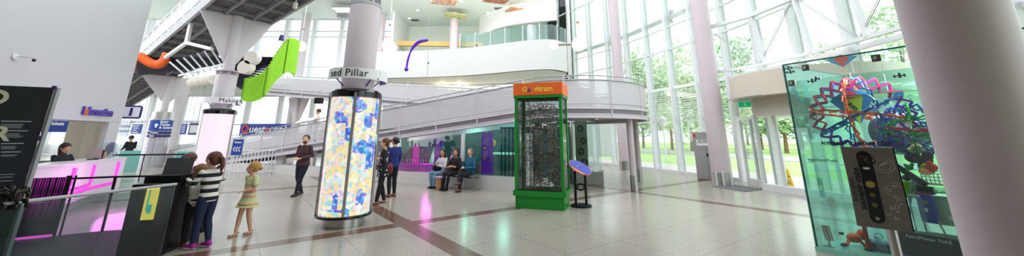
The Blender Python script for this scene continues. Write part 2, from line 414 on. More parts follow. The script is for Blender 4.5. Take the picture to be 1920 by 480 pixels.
column('round_column', 'slim white column standing before the rear upper windows left of the balcony', -16.8, 27.6, .35, 0, 11.5, COLW)
column('round_column', 'white column half hidden behind the lit collage pillar on the upper level', -10.7, 27.8, .3, 5.8, 11.5, COLM, False)
column('round_column', 'white upper gallery column standing just left of the balcony bend', -4.68, 27.5, .33, 5.75, 11.5, COLM, False)
column('round_column', 'white upper gallery column rising behind the orange-headed case', 1.48, 25.6, .36, 0, 11.5, COLM, False)
column('round_column', 'white column under the mezzanine beside the blue entry sign pillar', -23.4, 25.2, .33, 0, 5.6, COLW)
t_ = column('landing_post', 'first thin grey post carrying the curved ramp landing', 4.0, 12.35, .105, 0, 2.4, COLM)
t_ = column('landing_post', 'second thin grey post behind the first under the curved landing', 4.97, 14.6, .105, 0, 2.4, COLM)

# ---------------------------------------------------------------- curved glass facade, right
TR = [(2.45, .05), (4.05, .12), (6.0, .07), (7.7, .22), (7.15, .05), (11.0, .1)]
for i in range(len(FACP)-1):
    a, c = Vector((*FACP[i], 0)), Vector((*FACP[i+1], 0)); d = (c-a).normalized(); nn = Vector((-d.y, d.x, 0))
    vest = i in (9, 10, 11)
    m = MB(); z0 = 0
    o = MB(); o.bar((a.x, a.y, 0), (a.x, a.y, 13), .13, .30, up=nn)
    o.bar((a.x-.16*nn.x*-1, a.y+.16*nn.y, 0), (a.x+.16*nn.x, a.y+.16*nn.y, 13), .2, .05, up=nn)
    fr = o.build('window_%d' % (i+1), STEELW); struct(fr)
    tm = MB()
    for z, h in TR:
        if vest and z < 3: continue
        if z == 7.7:
            q = nn*.22
            tm.bar(a+Vector((0, 0, z))-q*-1, c+Vector((0, 0, z))+q, .16, .2)
        else: tm.bar(a+Vector((0, 0, z)), c+Vector((0, 0, z)), .09, h)
    if not vest: tm.bar(a+Vector((0, 0, .06)), c+Vector((0, 0, .06)), .14, .14)
    tm.build('transom', STEELW, fr)
    pm = MB(); pm.bar(a+Vector((0, 0, 6.5 if not vest else 7.75)), c+Vector((0, 0, 6.5 if not vest else 7.75)), .015, 13 if not vest else 10.5); pm.build('pane', GLASSB if i < 2 else GLASSW, fr)
    if 6 <= i <= 8:
        lv = MB()
        for k in range(14):
            z = 2.6+k*.105
            lv.bar(a+nn*-.16*-1*0-nn*.12+Vector((0, 0, z)), c-nn*.12+Vector((0, 0, z)), .07, .02)
        lv.build('louvre', STEELW, fr)
    if i in (4, 7):
        q = a+nn*.35; k = MB(); k.box((q.x, q.y, 7.7), (.16, .16, .5)); k.box((q.x, q.y, 8.05), (.3, .25, .16)); k.build('spotlight_bracket', GREYS, fr)
o = MB(); o.bar((2.9, 28.2, 11.4), (2.95, 31.2, 11.4), .12, .2); o.bar((2.9, 28.2, 6), (2.95, 31.2, 6), .12, .12); o.box((2.92, 29.7, 8.7), (.1, .1, 5.4)); o = struct(o.build('window_90', STEELW)); MB().bar((2.9, 28.2, 8.7), (2.95, 31.2, 8.7), .02, 5.6).build('pane', GLASSB, o)
# overhead braced truss above the entrance
for j, (a, c) in enumerate([((7.95, 13.9), (8.75, 12.3)), ((8.75, 12.3), (9.0, 10.6)), ((9.0, 10.6), (9.05, 8.9)), ((9.05, 8.9), (9.0, 7.2))]):
    t_ = thing('braced_frame', ['first braced steel frame panel left of the entrance canopy, cable crossing it', 'second braced steel frame panel directly above the entrance canopy', 'third braced steel frame panel above the glass toy case', 'fourth braced steel frame panel beside the large grey column'][j], 'frame', (a[0], a[1], 4.1))
    A, B = Vector((*a, 0)), Vector((*c, 0)); z4, z6 = Vector((0, 0, 4.15)), Vector((0, 0, 6.0))
    MB().bar(A+z6, B+z6, .16, .14).build('top_chord', STEELW, t_)
    MB().bar(A+z4, B+z4, .12, .10).build('bottom_chord', STEELW, t_)
    mid = A*.1+B*.9
    MB().bar(A+z6*1, mid*.15+A*.85+z4, .14, .10).build('strut', STEELW, t_)
    m = MB(); m.tube([A+z6, B+z4], .012, 6) if j % 2 == 0 else m.tube([A+z4, B+z6], .012, 6)
    m2 = Vector((.0, .0, .07)); m.tube([A+z6+m2 if j % 2 == 0 else A+z4+m2, B+z4+m2 if j % 2 == 0 else B+z6+m2], .008, 6)
    m.build('cable', GREYS, t_)

# ---------------------------------------------------------------- entrance vestibule with round canopy
VC = (9.95, 11.75)
v = thing('entrance_canopy', 'beige round drum canopy over the glass entrance doors', 'canopy', (*VC, 2.6))
MB().lathe((*VC, 0), [(2.3, 2.95), (2.3, 3.7), (0.01, 3.72)], 48, cap=False).build('upper_drum', mat('canopy_beige', 'd3c8b8', .55, var=.02), v, smooth=True)
MB().lathe((*VC, 0), [(1.75, 2.35), (1.75, 2.95), (2.3, 2.95)], 48, cap=False).build('lower_drum', mat('canopy_beige_low', 'c8bfb0', .55, var=.02), v, smooth=True)
MB().lathe((*VC, 0), [(.01, 2.36), (1.75, 2.36)], 48, cap=False).build('soffit', CEILW, v)
MB().tube([(VC[0]+2.45*math.cos(a), VC[1]+2.45*math.sin(a), 2.95) for a in [math.pi*.75+k*.06 for k in range(20)]], .015, 6).build('cable', GREYS, v)
# doors
def pane_door(idx, a, c, z1=2.35, sill=.1):
    a, c = Vector((*a, 0)), Vector((*c, 0)); d = c-a; fr = MB()
    for q in (a, c): fr.bar(q, q+Vector((0, 0, z1)), .09, .09, up=d)
    fr.bar(a+Vector((0, 0, z1)), c+Vector((0, 0, z1)), .1, .1); fr.bar(a+Vector((0, 0, sill)), c+Vector((0, 0, sill)), .09, .2)
    o = fr.build('door_%d' % idx, STEELW); struct(o)
    MB().bar(a+Vector((0, 0, z1/2)), c+Vector((0, 0, z1/2)), .012, z1).build('pane', GLASSW, o)
    h = a*.88+c*.12; n_ = Vector((-d.y, d.x, 0)).normalized()*.07
    MB().tube([h+n_+Vector((0, 0, .85)), h+n_+Vector((0, 0, 1.25))], .015).build('door_handle', CHROME, o); return o
pane_door(1, (8.97, 14.25), (8.75, 13.3)); pane_door(2, (8.75, 13.3), (8.45, 12.55))
for k, (a, c) in enumerate([((8.3, 12.4), (8.5, 11.75)), ((8.5, 11.75), (8.72, 11.1)), ((8.72, 11.1), (9.0, 10.3)), ((9.0, 10.3), (9.4, 9.6))]):
    a, c = Vector((*a, 0)), Vector((*c, 0)); fr = MB(); fr.bar(a+Vector((0, 0, .1)), c+Vector((0, 0, .1)), .22, .2); fr.bar(a, a+Vector((0, 0, 2.4)), .07, .07)
    o = fr.build('window_%d' % (31+k), STEELW); struct(o); MB().bar(a+Vector((0, 0, 1.3)), c+Vector((0, 0, 1.3)), .012, 2.2).build('pane', GLASSW, o)
# exit sign
t_ = thing('exit_sign', 'green running man exit sign hanging under the beige canopy', 'sign', at(1395, 196, 12.2))
p = at(1396, 196, 12.2); MB().box(p, (.36, .05, .17), -.5).build('sign_panel', emat('exit_green', '18925a', .9), t_)
MB().box(p+Vector((0, 0, .28)), (.30, .02, .38), -.5).build('glass_hanger', GLASSB, t_)
M = face_matrix(p+Vector((-.02, -.035, -.002)), (math.cos(-.5), math.sin(-.5), 0)); m = MB()
m.ball((0, .05, .0), (.012, .012, .003)); m.bar((0, .035, 0), (.01, -.01, 0), .02, .004); m.bar((.01, -.01, 0), (.04, -.05, 0), .012, .004); m.bar((.01, -.01, 0), (-.03, -.05, 0), .012, .004); m.bar((0, .03, 0), (.035, .01, 0), .01, .004); m.bar((0, .03, 0), (-.03, .02, 0), .01, .004)
m.xf(M).build('running_man', TEXTW, t_)
# door mat
q = [g(1335, 350), g(1372, 346), g(1434, 355), g(1398, 360)]
m = MB(); m.prism([(p.x, p.y) for p in q], 0, .015); tag(m.build('door_mat', mat('grey_mat', '6f6d70', .9, var=.3, scale=25)), 'grey ribbed entrance mat on the floor before the glass doors', 'mat')
# wet floor sign
p = g(1477, 352); t_ = thing('wet_floor_sign', 'yellow folding wet floor caution sign by the entrance glass', 'sign', p)
for s_ in (1, -1):
    m = MB(); bx = [(-.17, 0), (.17, 0), (.10, .62), (.04, .62), (.04, .57), (-.04, .57), (-.04, .62), (-.10, .62)]
    N = len(bx); m.add([(x, s_*(.13*(1-z/.62)+.008), z) for x, z in bx]+[(x, s_*(.13*(1-z/.62)-.004), z) for x, z in bx], [tuple(range(N)), tuple(range(N, 2*N))[::-1]]+[(i, (i+1) % N, N+(i+1) % N, N+i) for i in range(N)])
    m.xf(Matrix.Translation(p)@Matrix.Rotation(-.35, 4, 'Z')).build('panel', mat('caution_yellow', 'f0bf20', .4, var=.03), t_)
Mx = Matrix.Translation(p)@Matrix.Rotation(-.35, 4, 'Z')@face_matrix((0, -.105, .2), (1, 0, 0), (0, .2, 1))
m = MB(); m.add([(-.09, -.07, .012), (.09, -.07, .012), (0, .1, .012), (-.07, -.058, .013), (.07, -.058, .013), (0, .075, .013)], [(0, 1, 4, 3), (1, 2, 5, 4), (2, 0, 3, 5)])
m.ball((-.01, .035, .012), (.012, .012, .003)); m.bar((-.01, .02, .013), (.015, -.02, .013), .014, .003); m.bar((.015, -.02, .013), (-.03, -.045, .013), .01, .003)
m2 = text_mb('CAUTION', .05, .001, .001); m2.v = [q_+Vector((0, .17, .012)) for q_ in m2.v]; m.add(m2.v, m2.f)
m.xf(Mx).build('lettering', TEXTB, t_)

# ---------------------------------------------------------------- rear windows, left
k = 20
def rear_bay(x0, x1, y, z0, z1, louv=False, idx=0):
    fr = MB(); fr.box((x0, y, (z0+z1)/2), (.35, .35, z1-z0)); 
    for z in ([z0+.1, (z0+z1)/2, z1-.1] if louv else [z0+.1, 7.3, 10.4, 9.9, z1-.05]): fr.box(((x0+x1)/2, y, z), (x1-x0, .12, .12))
    o = struct(fr.build('window_%d' % idx, STEELW))
    MB().box(((x0+x1)/2, y+.1, (z0+z1)/2), (x1-x0, .02, z1-z0)).build('pane', GLASSW, o)
    if louv:
        l = MB(); q = z0+.2
        while q < z1-.1: l.box(((x0+x1)/2, y-.12, q), (x1-x0-.35, .07, .012), rot=Matrix.Rotation(.35, 3, 'X')); q += .085
        l.build('louvre', STEELW, o)
xs = [-45+i*2.35 for i in range(16)]
for i in range(15): rear_bay(xs[i], xs[i+1], 29.0, 6.1, 11.5, idx=40+i)
xs = [-44+i*3.1 for i in range(12)]
for i in range(11): rear_bay(xs[i], xs[i+1], 34.5, 0, 5.6, True, idx=60+i)
m = MB(); m.box((-27, 34.9, .5), (36, .2, 1.0)); struct(m.build('trim_2', WHITE))

# ---------------------------------------------------------------- ramps
D = Vector((.9026, -.4305, 0)); NV = Vector((.4305, .9026, 0)); W0 = Vector((0, 12.2, 0)); CC = Vector((2.23, 14.45, 0))
path = []
s_ = -22.6
while s_ < 1.0: path.append((W0+D*s_, W0+D*s_+NV*2, max(.02, 2.49+.11*s_ if s_ < 1 else 2.6))); s_ += .59
a0 = math.atan2(-NV.y, -NV.x)
for k in range(0, 25):
    a = a0+math.pi*k/24; e = Vector((math.cos(a), math.sin(a), 0)); path.append((CC+e*3, CC+e*1.0, 2.6))
s_ = .6
while s_ > -21.5: path.append((W0+D*s_+NV*6, W0+D*s_+NV*4, 2.6+.103*(1.0-s_))); s_ -= .59
def zoff(p, z): return Vector((p.x, p.y, z))
def strip(mb, pts, zlo, zhi, th=.05):
    mb.wallstrip([(p.x, p.y) for p in pts], [p.z+zlo for p in pts], [p.z+zhi for p in pts], th)
rampT = thing('access_ramp', 'long white switchback walkway ramp with perforated rails and curved landing', 'ramp', (0, 12.5, 0))
m = MB(); vs = []; fs = []
for i, (o_, i_, z) in enumerate(path): vs += [zoff(o_, z), zoff(i_, z), zoff(i_, z-.18), zoff(o_, z-.18)]
for i in range(len(path)-1):
    for k in range(4): fs.append((i*4+k, (i+1)*4+k, (i+1)*4+(k+1) % 4, i*4+(k+1) % 4))
m.add(vs, fs).build('deck', mat('ramp_deck', '8a888c', .6, var=.05), rampT)
PINKW = mat('ramp_paint', 'c9c0c8', .45, var=.02)
for side in (0, 1):
    pts = [zoff(p[side], p[2]) for p in path]
    sg = 1 if side == 0 else -1
    m = MB(); strip(m, pts, -.32, .06, .06*sg); m.build('girder', PINKW, rampT, smooth=True)
    m = MB(); m.tube([p+Vector((0, 0, -.02)) for p in pts], .035, 6); m.tube([p+Vector((0, 0, -.31)) for p in pts], .03, 6); m.build('flange', PINKW, rampT, smooth=True)
    m = MB(); strip(m, pts, .14, .88, .012); m.build('mesh_panel', MESHP, rampT, smooth=True)
    MB().tube([p+Vector((0, 0, .90)) for p in pts], .026, 8).build('top_rail', STEELW if side else GREYS, rampT, smooth=True); MB().tube([p+Vector((0, 0, .12)) for p in pts], .018, 6).build('lower_rail', GREYS, rampT, smooth=True)
    m = MB(); m.tube([p+Vector((0, 0, 1.04)) for p in pts], .02, 8); m.build('handrail', GREYS, rampT, smooth=True)
    acc = 0; prev = pts[0]
    for p in pts:
        acc += (p-prev).length; prev = p
        if acc >= 1.3:
            acc = 0; m = MB(); m.box(p+Vector((0, 0, .37)), (.05, .05, 1.34), math.atan2(D.y, D.x)); m.build('post', COLW, rampT)
# ramp supports beneath, left
for s_ in (-8.2, -10.4, -12.6):
    q = W0+D*s_+NV*.4; z = 2.49+.11*s_-.3
    m = MB(); m.bar((q.x, q.y, .4), (q.x, q.y, z), .16, .45, up=D); m.build('support', COLW, rampT)
# kerb wall and gallery windows under the lower ramp
def W(s, n_=0, z=0): p = W0+D*s+NV*n_; return Vector((p.x, p.y, z))
m = MB(); m.wallstrip([W(-19, .04), W(1.3, .04)], 0, .41, .28); struct(m.build('wall_kerb', WHITE))
o = MB()
for s_, ww in ((-7.2, .25), (-1.95, .12), (.55, .3)): q = W(s_, .06); o.box((q.x, q.y, .9), (ww, .12, 1.8+.11*s_*0), math.atan2(D.y, D.x))
fr = struct(o.build('window_80', STEELW))
m = MB(); q0, q1 = W(-7.1, .08), W(-2.0, .08); m.wallstrip([q0, q1], .41, [1.43, 1.98], .015); m.build('pane', GLASSCLR, fr)
m = MB(); q0, q1 = W(-1.9, .08), W(.5, .08); m.wallstrip([q0, q1], .41, [1.98, 2.2], .015); m.build('pane', GLASSCLR, fr)
# gallery room behind
m = MB(); m.wallstrip([W(-7.3, .1), W(-7.3, 1.6), W(-4, 2.6), W(1.0, 3.2), W(1.0, .3)], 0, 2.05, .1)
struct(m.build('wall_gallery', mat('gallery_wall', '2f5f60', .7, var=.5, scale=1.2)))
m = MB(); m.prism([W(-7.3, .1)[:2], W(1, .1)[:2], W(1, 3.3)[:2], W(-7.3, 3.3)[:2]], .3, .32); struct(m.build('floor_gallery', mat('gallery_floor', '3a4a46', .5, var=.1)))
# landing glass enclosure column / upper-left bridge
# ---------------------------------------------------------------- bridge
BD = Vector((.81, -.586, 0)).normalized(); BN = Vector((.586, .81, 0)).normalized(); P2 = Vector((-10.8, 13.3, 0))
def B(s, n_, dz=0): p = P2+BD*s+BN*n_; return Vector((p.x, p.y, 6.3+.08*s+dz))
br = thing('upper_bridge', 'grey steel footbridge overhead seen from below with white side railing', 'bridge', (-10.8, 13.3, 6.3))
s0, s1 = -26, 14
def slab(n0, n1, z0, z1, a=s0, c=s1):
    return MB().add([B(a, n0, z0), B(c, n0, z0), B(c, n1, z0), B(a, n1, z0), B(a, n0, z1), B(c, n0, z1), B(c, n1, z1), B(a, n1, z1)], [(0, 1, 2, 3), (4, 5, 6, 7), (0, 1, 5, 4), (1, 2, 6, 5), (2, 3, 7, 6), (3, 0, 4, 7)])
DKM = mat('corrugated_deck', '78767a', .5, .1, var=.1, scale=2)
nn_ = DKM.node_tree; wv = nn_.nodes.new('ShaderNodeTexWave'); wv.inputs['Scale'].default_value = 3.0; tcn = nn_.nodes.new('ShaderNodeTexCoord'); vr2 = nn_.nodes.new('ShaderNodeVectorRotate'); vr2.rotation_type = 'Z_AXIS'; vr2.inputs['Angle'].default_value = math.atan2(-BD.y, BD.x)+math.pi/2
nn_.links.new(tcn.outputs['Object'], vr2.inputs['Vector']); nn_.links.new(vr2.outputs[0], wv.inputs['Vector']); bp = nn_.nodes.new('ShaderNodeBump'); bp.inputs['Strength'].default_value = .9; bp.inputs['Distance'].default_value = .08
nn_.links.new(wv.outputs[0], bp.inputs['Height']); nn_.links.new(bp.outputs[0], nn_.nodes['Principled BSDF'].inputs['Normal'])
slab(-1.1, 1.1, .08, .2).build('deck', DKM, br)
m = MB()
for nv in (-1.13, 1.13): m.add(*(lambda q: (q.v, q.f))(slab(nv-.05, nv+.05, -.06, .34)))
m.build('edge_beam', GREYS, br)
m = MB(); s_ = s0
while s_ < s1: m.bar(B(s_, -1.1, .02), B(s_, 1.1, .02), .07, .12); s_ += 1.1
for nv in (-.45, .45): m.bar(B(s0, nv, .0), B(s1, nv, .0), .08, .14)
m.build('cross_beam', mat('beam_grey', '8f8d91', .5, var=.05), br)
for nv in (-1.13, 1.13):
    m = MB(); m.bar(B(s0, nv, 1.35), B(s1, nv, 1.35), .06, .06); m.bar(B(s0, nv, 1.2), B(s1, nv, 1.2), .03, .03); m.bar(B(s0, nv, .5), B(s1, nv, .5), .04, .04); m.build('handrail', STEELW, br)
    m = MB(); m.bar(B(s0, nv, .85), B(s1, nv, .85), .012, .66); m.build('mesh_panel', glassmat('bridge_mesh', 'ffffff', 0, solid=.30, scol='e6e4e8'), br)
    s_ = s0+.4
    while s_ < s1:
        m = MB(); m.bar(B(s_, nv, 0), B(s_, nv, 1.35), .05, .09, up=BD); m.build('post', STEELW, br); s_ += 1.15
# bracket fins, poles
def bracket(t_, c, wdir, zt, zb, hw, up=0, mt=None):
    """triangular fin plates on both sides of a pole, carrying the walkway above"""
    for sg in (-1, 1):
        a = c+wdir*hw*sg; m = MB(); nn = Vector((-wdir.y, wdir.x, 0))*.03
        tri = [Vector((c.x, c.y, zt)), Vector((a.x, a.y, zt)), Vector((c.x+wdir.x*.16*sg, c.y+wdir.y*.16*sg, zb)), Vector((c.x, c.y, zb))]
        m.add([p+nn for p in tri]+[p-nn for p in tri], [(0, 1, 2, 3), (7, 6, 5, 4), (0, 1, 5, 4), (1, 2, 6, 5), (2, 3, 7, 6), (3, 0, 4, 7)])
        m.bar(tri[1], tri[2], .12, .035, up=nn)
        m.build('fin_plate', mt or COLW, t_)

# ---------------------------------------------------------------- exhibit pillars
def iri():
    m = mat('collage_film', 'ffffff', .2, var=0); n = m.node_tree; b = n.nodes['Principled BSDF']
    t = n.nodes.new('ShaderNodeTexCoord'); mp = n.nodes.new('ShaderNodeMapping'); n.links.new(t.outputs['Object'], mp.inputs[0])
    ns = n.nodes.new('ShaderNodeTexNoise'); ns.inputs['Scale'].default_value = 5; ns.inputs['Detail'].default_value = 1; n.links.new(mp.outputs[0], ns.inputs['Vector'])
    mx = n.nodes.new('ShaderNodeMix'); mx.data_type = 'RGBA'; mx.inputs['Factor'].default_value = .05; n.links.new(mp.outputs[0], mx.inputs['A']); n.links.new(ns.outputs['Color'], mx.inputs['B'])
    v1 = n.nodes.new('ShaderNodeTexVoronoi'); v1.inputs['Scale'].default_value = 9; n.links.new(mx.outputs['Result'], v1.inputs['Vector'])
    v2 = n.nodes.new('ShaderNodeTexVoronoi'); v2.inputs['Scale'].default_value = 22; n.links.new(mx.outputs['Result'], v2.inputs['Vector'])
    s1 = n.nodes.new('ShaderNodeSeparateXYZ'); n.links.new(v1.outputs['Color'], s1.inputs[0]); s2 = n.nodes.new('ShaderNodeSeparateXYZ'); n.links.new(v2.outputs['Color'], s2.inputs[0])
    ra = ramp_nodes(n, [(0, 'ffe9a8'), (.2, 'fff8dc'), (.38, 'fde6b8'), (.52, 'fff9ee'), (.66, 'd9f0f4'), (.78, 'fde1ea'), (.9, 'fff0b0')], True); n.links.new(s1.outputs[0], ra.inputs[0])
    rb = ramp_nodes(n, [(0, 'a8def2'), (.22, 'd8c4ee'), (.4, 'ffdca0'), (.55, 'b4e6d2'), (.7, 'f6ccde'), (.85, 'fff2b8')], True); n.links.new(s2.outputs[0], rb.inputs[0])
    f = n.nodes.new('ShaderNodeMath'); f.operation = 'GREATER_THAN'; f.inputs[1].default_value = .66; n.links.new(s2.outputs[1], f.inputs[0])
    m1 = n.nodes.new('ShaderNodeMix'); m1.data_type = 'RGBA'; n.links.new(f.outputs[0], m1.inputs['Factor']); n.links.new(ra.outputs[0], m1.inputs['A']); n.links.new(rb.outputs[0], m1.inputs['B'])
    # large blue-violet pieces in a few bands
    ns2 = n.nodes.new('ShaderNodeTexVoronoi'); ns2.distance = 'CHEBYCHEV'; ns2.inputs['Scale'].default_value = 3.6; n.links.new(mp.outputs[0], ns2.inputs['Vector']); ss4 = n.nodes.new('ShaderNodeSeparateXYZ'); n.links.new(ns2.outputs['Color'], ss4.inputs[0])
    g1 = n.nodes.new('ShaderNodeMath'); g1.operation = 'GREATER_THAN'; g1.inputs[1].default_value = .76; n.links.new(ss4.outputs[0], g1.inputs[0])
    v3 = n.nodes.new('ShaderNodeTexVoronoi'); v3.inputs['Scale'].default_value = 16; n.links.new(mx.outputs['Result'], v3.inputs['Vector']); s3 = n.nodes.new('ShaderNodeSeparateXYZ'); n.links.new(v3.outputs['Color'], s3.inputs[0])
    rc = ramp_nodes(n, [(0, '4f6ad8'), (.25, '8a76e0'), (.45, '5ab4ee'), (.62, 'a9c8f6'), (.8, '3f8fe0'), (.92, 'e9dcff')], True); n.links.new(s3.outputs[0], rc.inputs[0])
    m2 = n.nodes.new('ShaderNodeMix'); m2.data_type = 'RGBA'; n.links.new(g1.outputs[0], m2.inputs['Factor']); n.links.new(m1.outputs['Result'], m2.inputs['A']); n.links.new(rc.outputs[0], m2.inputs['B'])
    n.links.new(m2.outputs['Result'], b.inputs['Emission Color']); b.inputs['Emission Strength'].default_value = .84
    dk = n.nodes.new('ShaderNodeMix'); dk.data_type = 'RGBA'; dk.inputs['Factor'].default_value = .8; dk.inputs['B'].default_value = (0, 0, 0, 1); n.links.new(m2.outputs['Result'], dk.inputs['A']); n.links.new(dk.outputs['Result'], b.inputs['Base Color'])
    return m
IRI = iri()
PINKP = mat('lit_pale_panel', '776f77', .3, emit=.72, ecol='fbeef9', var=0)
def pillar(loc, label, bodymat, title, a_text, deck_z, wdir, kind):
    x, y = loc; c = Vector((x, y, 0)); t_ = thing('exhibit_pillar', label, 'pillar', (x, y, 0))
    MB().lathe((x, y, 0), [(.40, 0), (.40, .16), (.46, .17)], 48).build('base', CHROME, t_, smooth=True)
    MB().lathe((x, y, 0), [(.50, .16), (.535, .18), (.535, .215), (.50, .22)], 48).build('base_ring', BLACKG, t_, smooth=True)
    MB().lathe((x, y, 0), [(.475, .22), (.475, 2.5)], 64).build('light_panel', bodymat, t_, smooth=True)
    MB().lathe((x, y, 0), [(.505, .22), (.505, 2.62)], 64, cap=False).build('acrylic_sleeve', glassmat('sleeve', 'f4f6f6', .14), t_, smooth=True) if kind == 0 else None
    MB().lathe((x, y, 0), [(.48, 2.49), (.52, 2.5), (.52, 2.61), (.46, 2.66), (.30, 2.7)], 64).build('top_ring', BLACKG, t_, smooth=True)
    fa = math.atan2(-y, -x)
    for a in ([fa-.03+k*math.pi/2 for k in range(4)] if kind == 0 else [fa-1.12, fa+1.0, fa+2.3, fa-2.3]):
        e = Vector((math.cos(a), math.sin(a), 0))*.515
        m = MB(); m.box((x+e.x, y+e.y, 1.38), (.03, .055, 2.4), a); m.build('joint_strip', CHROME, t_)
    # sign band
    if title:
        for k in range(4):
            a = a_text+.5+k*math.pi/2; MB().bar((x+.3*math.cos(a), y+.3*math.sin(a), 2.72), (x+.52*math.cos(a), y+.52*math.sin(a), 2.92), .02).build('band_bracket', PURPLE, t_)
        MB().lathe((x, y, 0), [(.60, 2.86), (.60, 3.08)], 64, (a_text-1.42 if kind == 0 else a_text-1.9), a_text+.62, cap=False).build('sign_band', mat('band_white', 'e8e6e6', .3, var=.01), t_, smooth=True)
        MB().lathe((x, y, 0), [(.592, 2.86), (.592, 3.08)], 64, (a_text-1.42 if kind == 0 else a_text-1.9), a_text+.62, cap=False).build('band_lining', PURPLE, t_, smooth=True)
        MB().lathe((x, y, 0), [(.60, 2.86), (.60, 3.08)], 64, a_text+.70, a_text+2.2, cap=False).build('sign_band', MATS['band_white'], t_, smooth=True)
        MB().lathe((x, y, 0), [(.592, 2.86), (.592, 3.08)], 64, a_text+.70, a_text+2.2, cap=False).build('band_lining', PURPLE, t_, smooth=True)
        tm = text_mb(title, .215, .004, 0, 'RIGHT' if kind == 0 else 'LEFT', 1.05); wrap(tm, (x, y), .603, a_text+.27 if kind == 0 else -1.06, 2.97).build('lettering', TEXTB, t_)
    return t_
T1 = pillar((-3.39, 7.75), 'tall glowing pillar covered in iridescent yellow and blue collage film', IRI, 'sed Pillar', -1.12, 7.0, BN, 0)
x, y = -3.39, 7.75
MB().lathe((x, y, 0), [(.33, 2.6), (.33, 4.62)], 48).build('column_casing', COLM, T1, smooth=True)
MB().lathe((x, y, 0), [(.34, 4.6), (.34, 4.66), (.30, 4.67)], 48).build('casing_cap', GREYS, T1, smooth=True)
MB().lathe((x, y, 0), [(.20, 4.6), (.20, 7.0)], 32).build('pole', COLW, T1, smooth=True)
for k in range(8):
    a = k*math.pi/4; MB().box((x+.27*math.cos(a), y+.27*math.sin(a), 4.85), (.15, .02, .4), a).build('fin_plate', GREYS, T1)
T2 = pillar((P2.x, P2.y), 'white-pink glowing round pillar behind the children at the exhibit', PINKP, 'Making Music', -.75, 6.3, BN, 1)
MB().lathe((P2.x, P2.y, 0), [(.33, 2.6), (.33, 3.95)], 48).build('column_casing', COLW, T2, smooth=True)
for k in range(8):
    a = k*math.pi/4; MB().box((P2.x+.27*math.cos(a), P2.y+.27*math.sin(a), 4.02), (.16, .02, .18), a).build('fin_plate', COLW, T2)
MB().lathe((P2.x, P2.y, 0), [(.37, 4.08), (.37, 4.12), (.01, 4.12)], 48).build('casing_cap', COLW, T2, smooth=True)
MB().lathe((P2.x, P2.y, 0), [(.19, 3.9), (.19, 6.3)], 32).build('pole', COLW, T2, smooth=True)
bracket(T2, P2, BN, 6.28, 4.45, 1.15)
P3 = Vector((-20.55, 21.2, 0)); t3 = thing('sign_pillar', 'grey clad pillar with blue entry tickets sign panels', 'pillar', P3)
MB().lathe(P3, [(.52, 0), (.52, 2.7)], 48).build('cladding', mat('clad_grey', 'b9b6be', .15, .35, var=.05, scale=2), t3, smooth=True)
m = MB()
for k in range(11): m.lathe(P3, [(.525, .2+k*.22), (.528, .21+k*.22), (.525, .22+k*.22)], 48, cap=False)
m.build('cladding_joint', GREYS, t3)
MB().lathe(P3, [(.46, 2.7), (.46, 3.1)], 48).build('collar', CHROME, t3, smooth=True)
MB().lathe(P3, [(.17, 3.1), (.17, 5.2)], 32).build('pole', COLW, t3, smooth=True)
bracket(t3, P3, BN, 5.2, 3.75, 1.25)
P4 = W(-18.8, 5); t4 = thing('bracket_column', 'white column with inverted triangular bracket under the rear ramp', 'column', (P4.x, P4.y, 0))
MB().lathe(P4, [(.2, 0), (.2, 4.3)], 32).build('shaft', COLW, t4, smooth=True); bracket(t4, P4, D, 4.33, 2.55, 1.1, mt=COLM)
# ---------------------------------------------------------------- outside
m = MB(); m.prism([(3.4, 33), (3.4, 120), (150, 120), (150, -80), (9.9, -80), (9.9, 1), (10.2, 12), (9, 16), (6.7, 24), (3.4, 32)], -.35, -.05); struct(tag(m.build('ground', GRASSM)))
m = MB(); m.prism([(p[0]+.3, p[1]) for p in FACP]+[(12.4, 1.1), (13.2, 9), (12.8, 14.5), (11.2, 21), (8.8, 27), (6, 32)], -.05, .0); struct(m.build('path', PAVE))
m = MB(); m.prism([(-80, 36.6), (3.3, 36.6), (3.3, 120), (-80, 120)], -.35, -.05); struct(m.build('pavement', PAVE))
m = MB(); m.prism([(22, -10), (27, -10), (27, 18), (24, 32), (17, 52), (12, 51), (19, 31), (22, 17)], -.06, .01); struct(m.build('road', ROADM))
def tree(label, x, y, h, cr, seed, tr=.16, mt=0):
    r = random.Random(seed); t_ = thing('tree', label, 'tree', (x, y, -.05), group=None)
    th_ = h*.45; top = Vector((x+r.uniform(-.5, .5), y+r.uniform(-.5, .5), th_+h*.25))
    m = MB(); m.tube([(x, y, -.1), (x+.1, y, th_*.5), tuple(top)], [tr*1.3, tr, tr*.5], 8)
    for k in range(4):
        a = r.uniform(0, 6.28); m.tube([(x+.05, y, th_*(.55+.1*k)), (x+cr*.5*math.cos(a), y+cr*.5*math.sin(a), th_+h*.2)], [tr*.5, tr*.2], 6)
    m.build('trunk', BARK, t_)
    m = MB(); blobs = [(Vector((x+r.uniform(-.6, .6)*cr, y+r.uniform(-.6, .6)*cr, h*.54+r.uniform(-.28, .36)*h)), cr*r.uniform(.35, .6)) for _ in range(14)]
    for c_, rad in blobs:
        for _ in range(190):
            d = Vector((r.gauss(0, 1), r.gauss(0, 1), r.gauss(0, .8))).normalized()*rad*r.uniform(.55, 1.05)
            p = c_+d; s_ = r.uniform(.12, .30); e1 = Vector((r.gauss(0, 1), r.gauss(0, 1), r.gauss(0, 1))).normalized()*s_; e2 = e1.orthogonal().normalized()*s_*.8
            m.add([p-e1, p+e2, p+e1, p-e2], [(0, 1, 2, 3)])
    m.build('crown', LEAFS[mt], t_); return t_
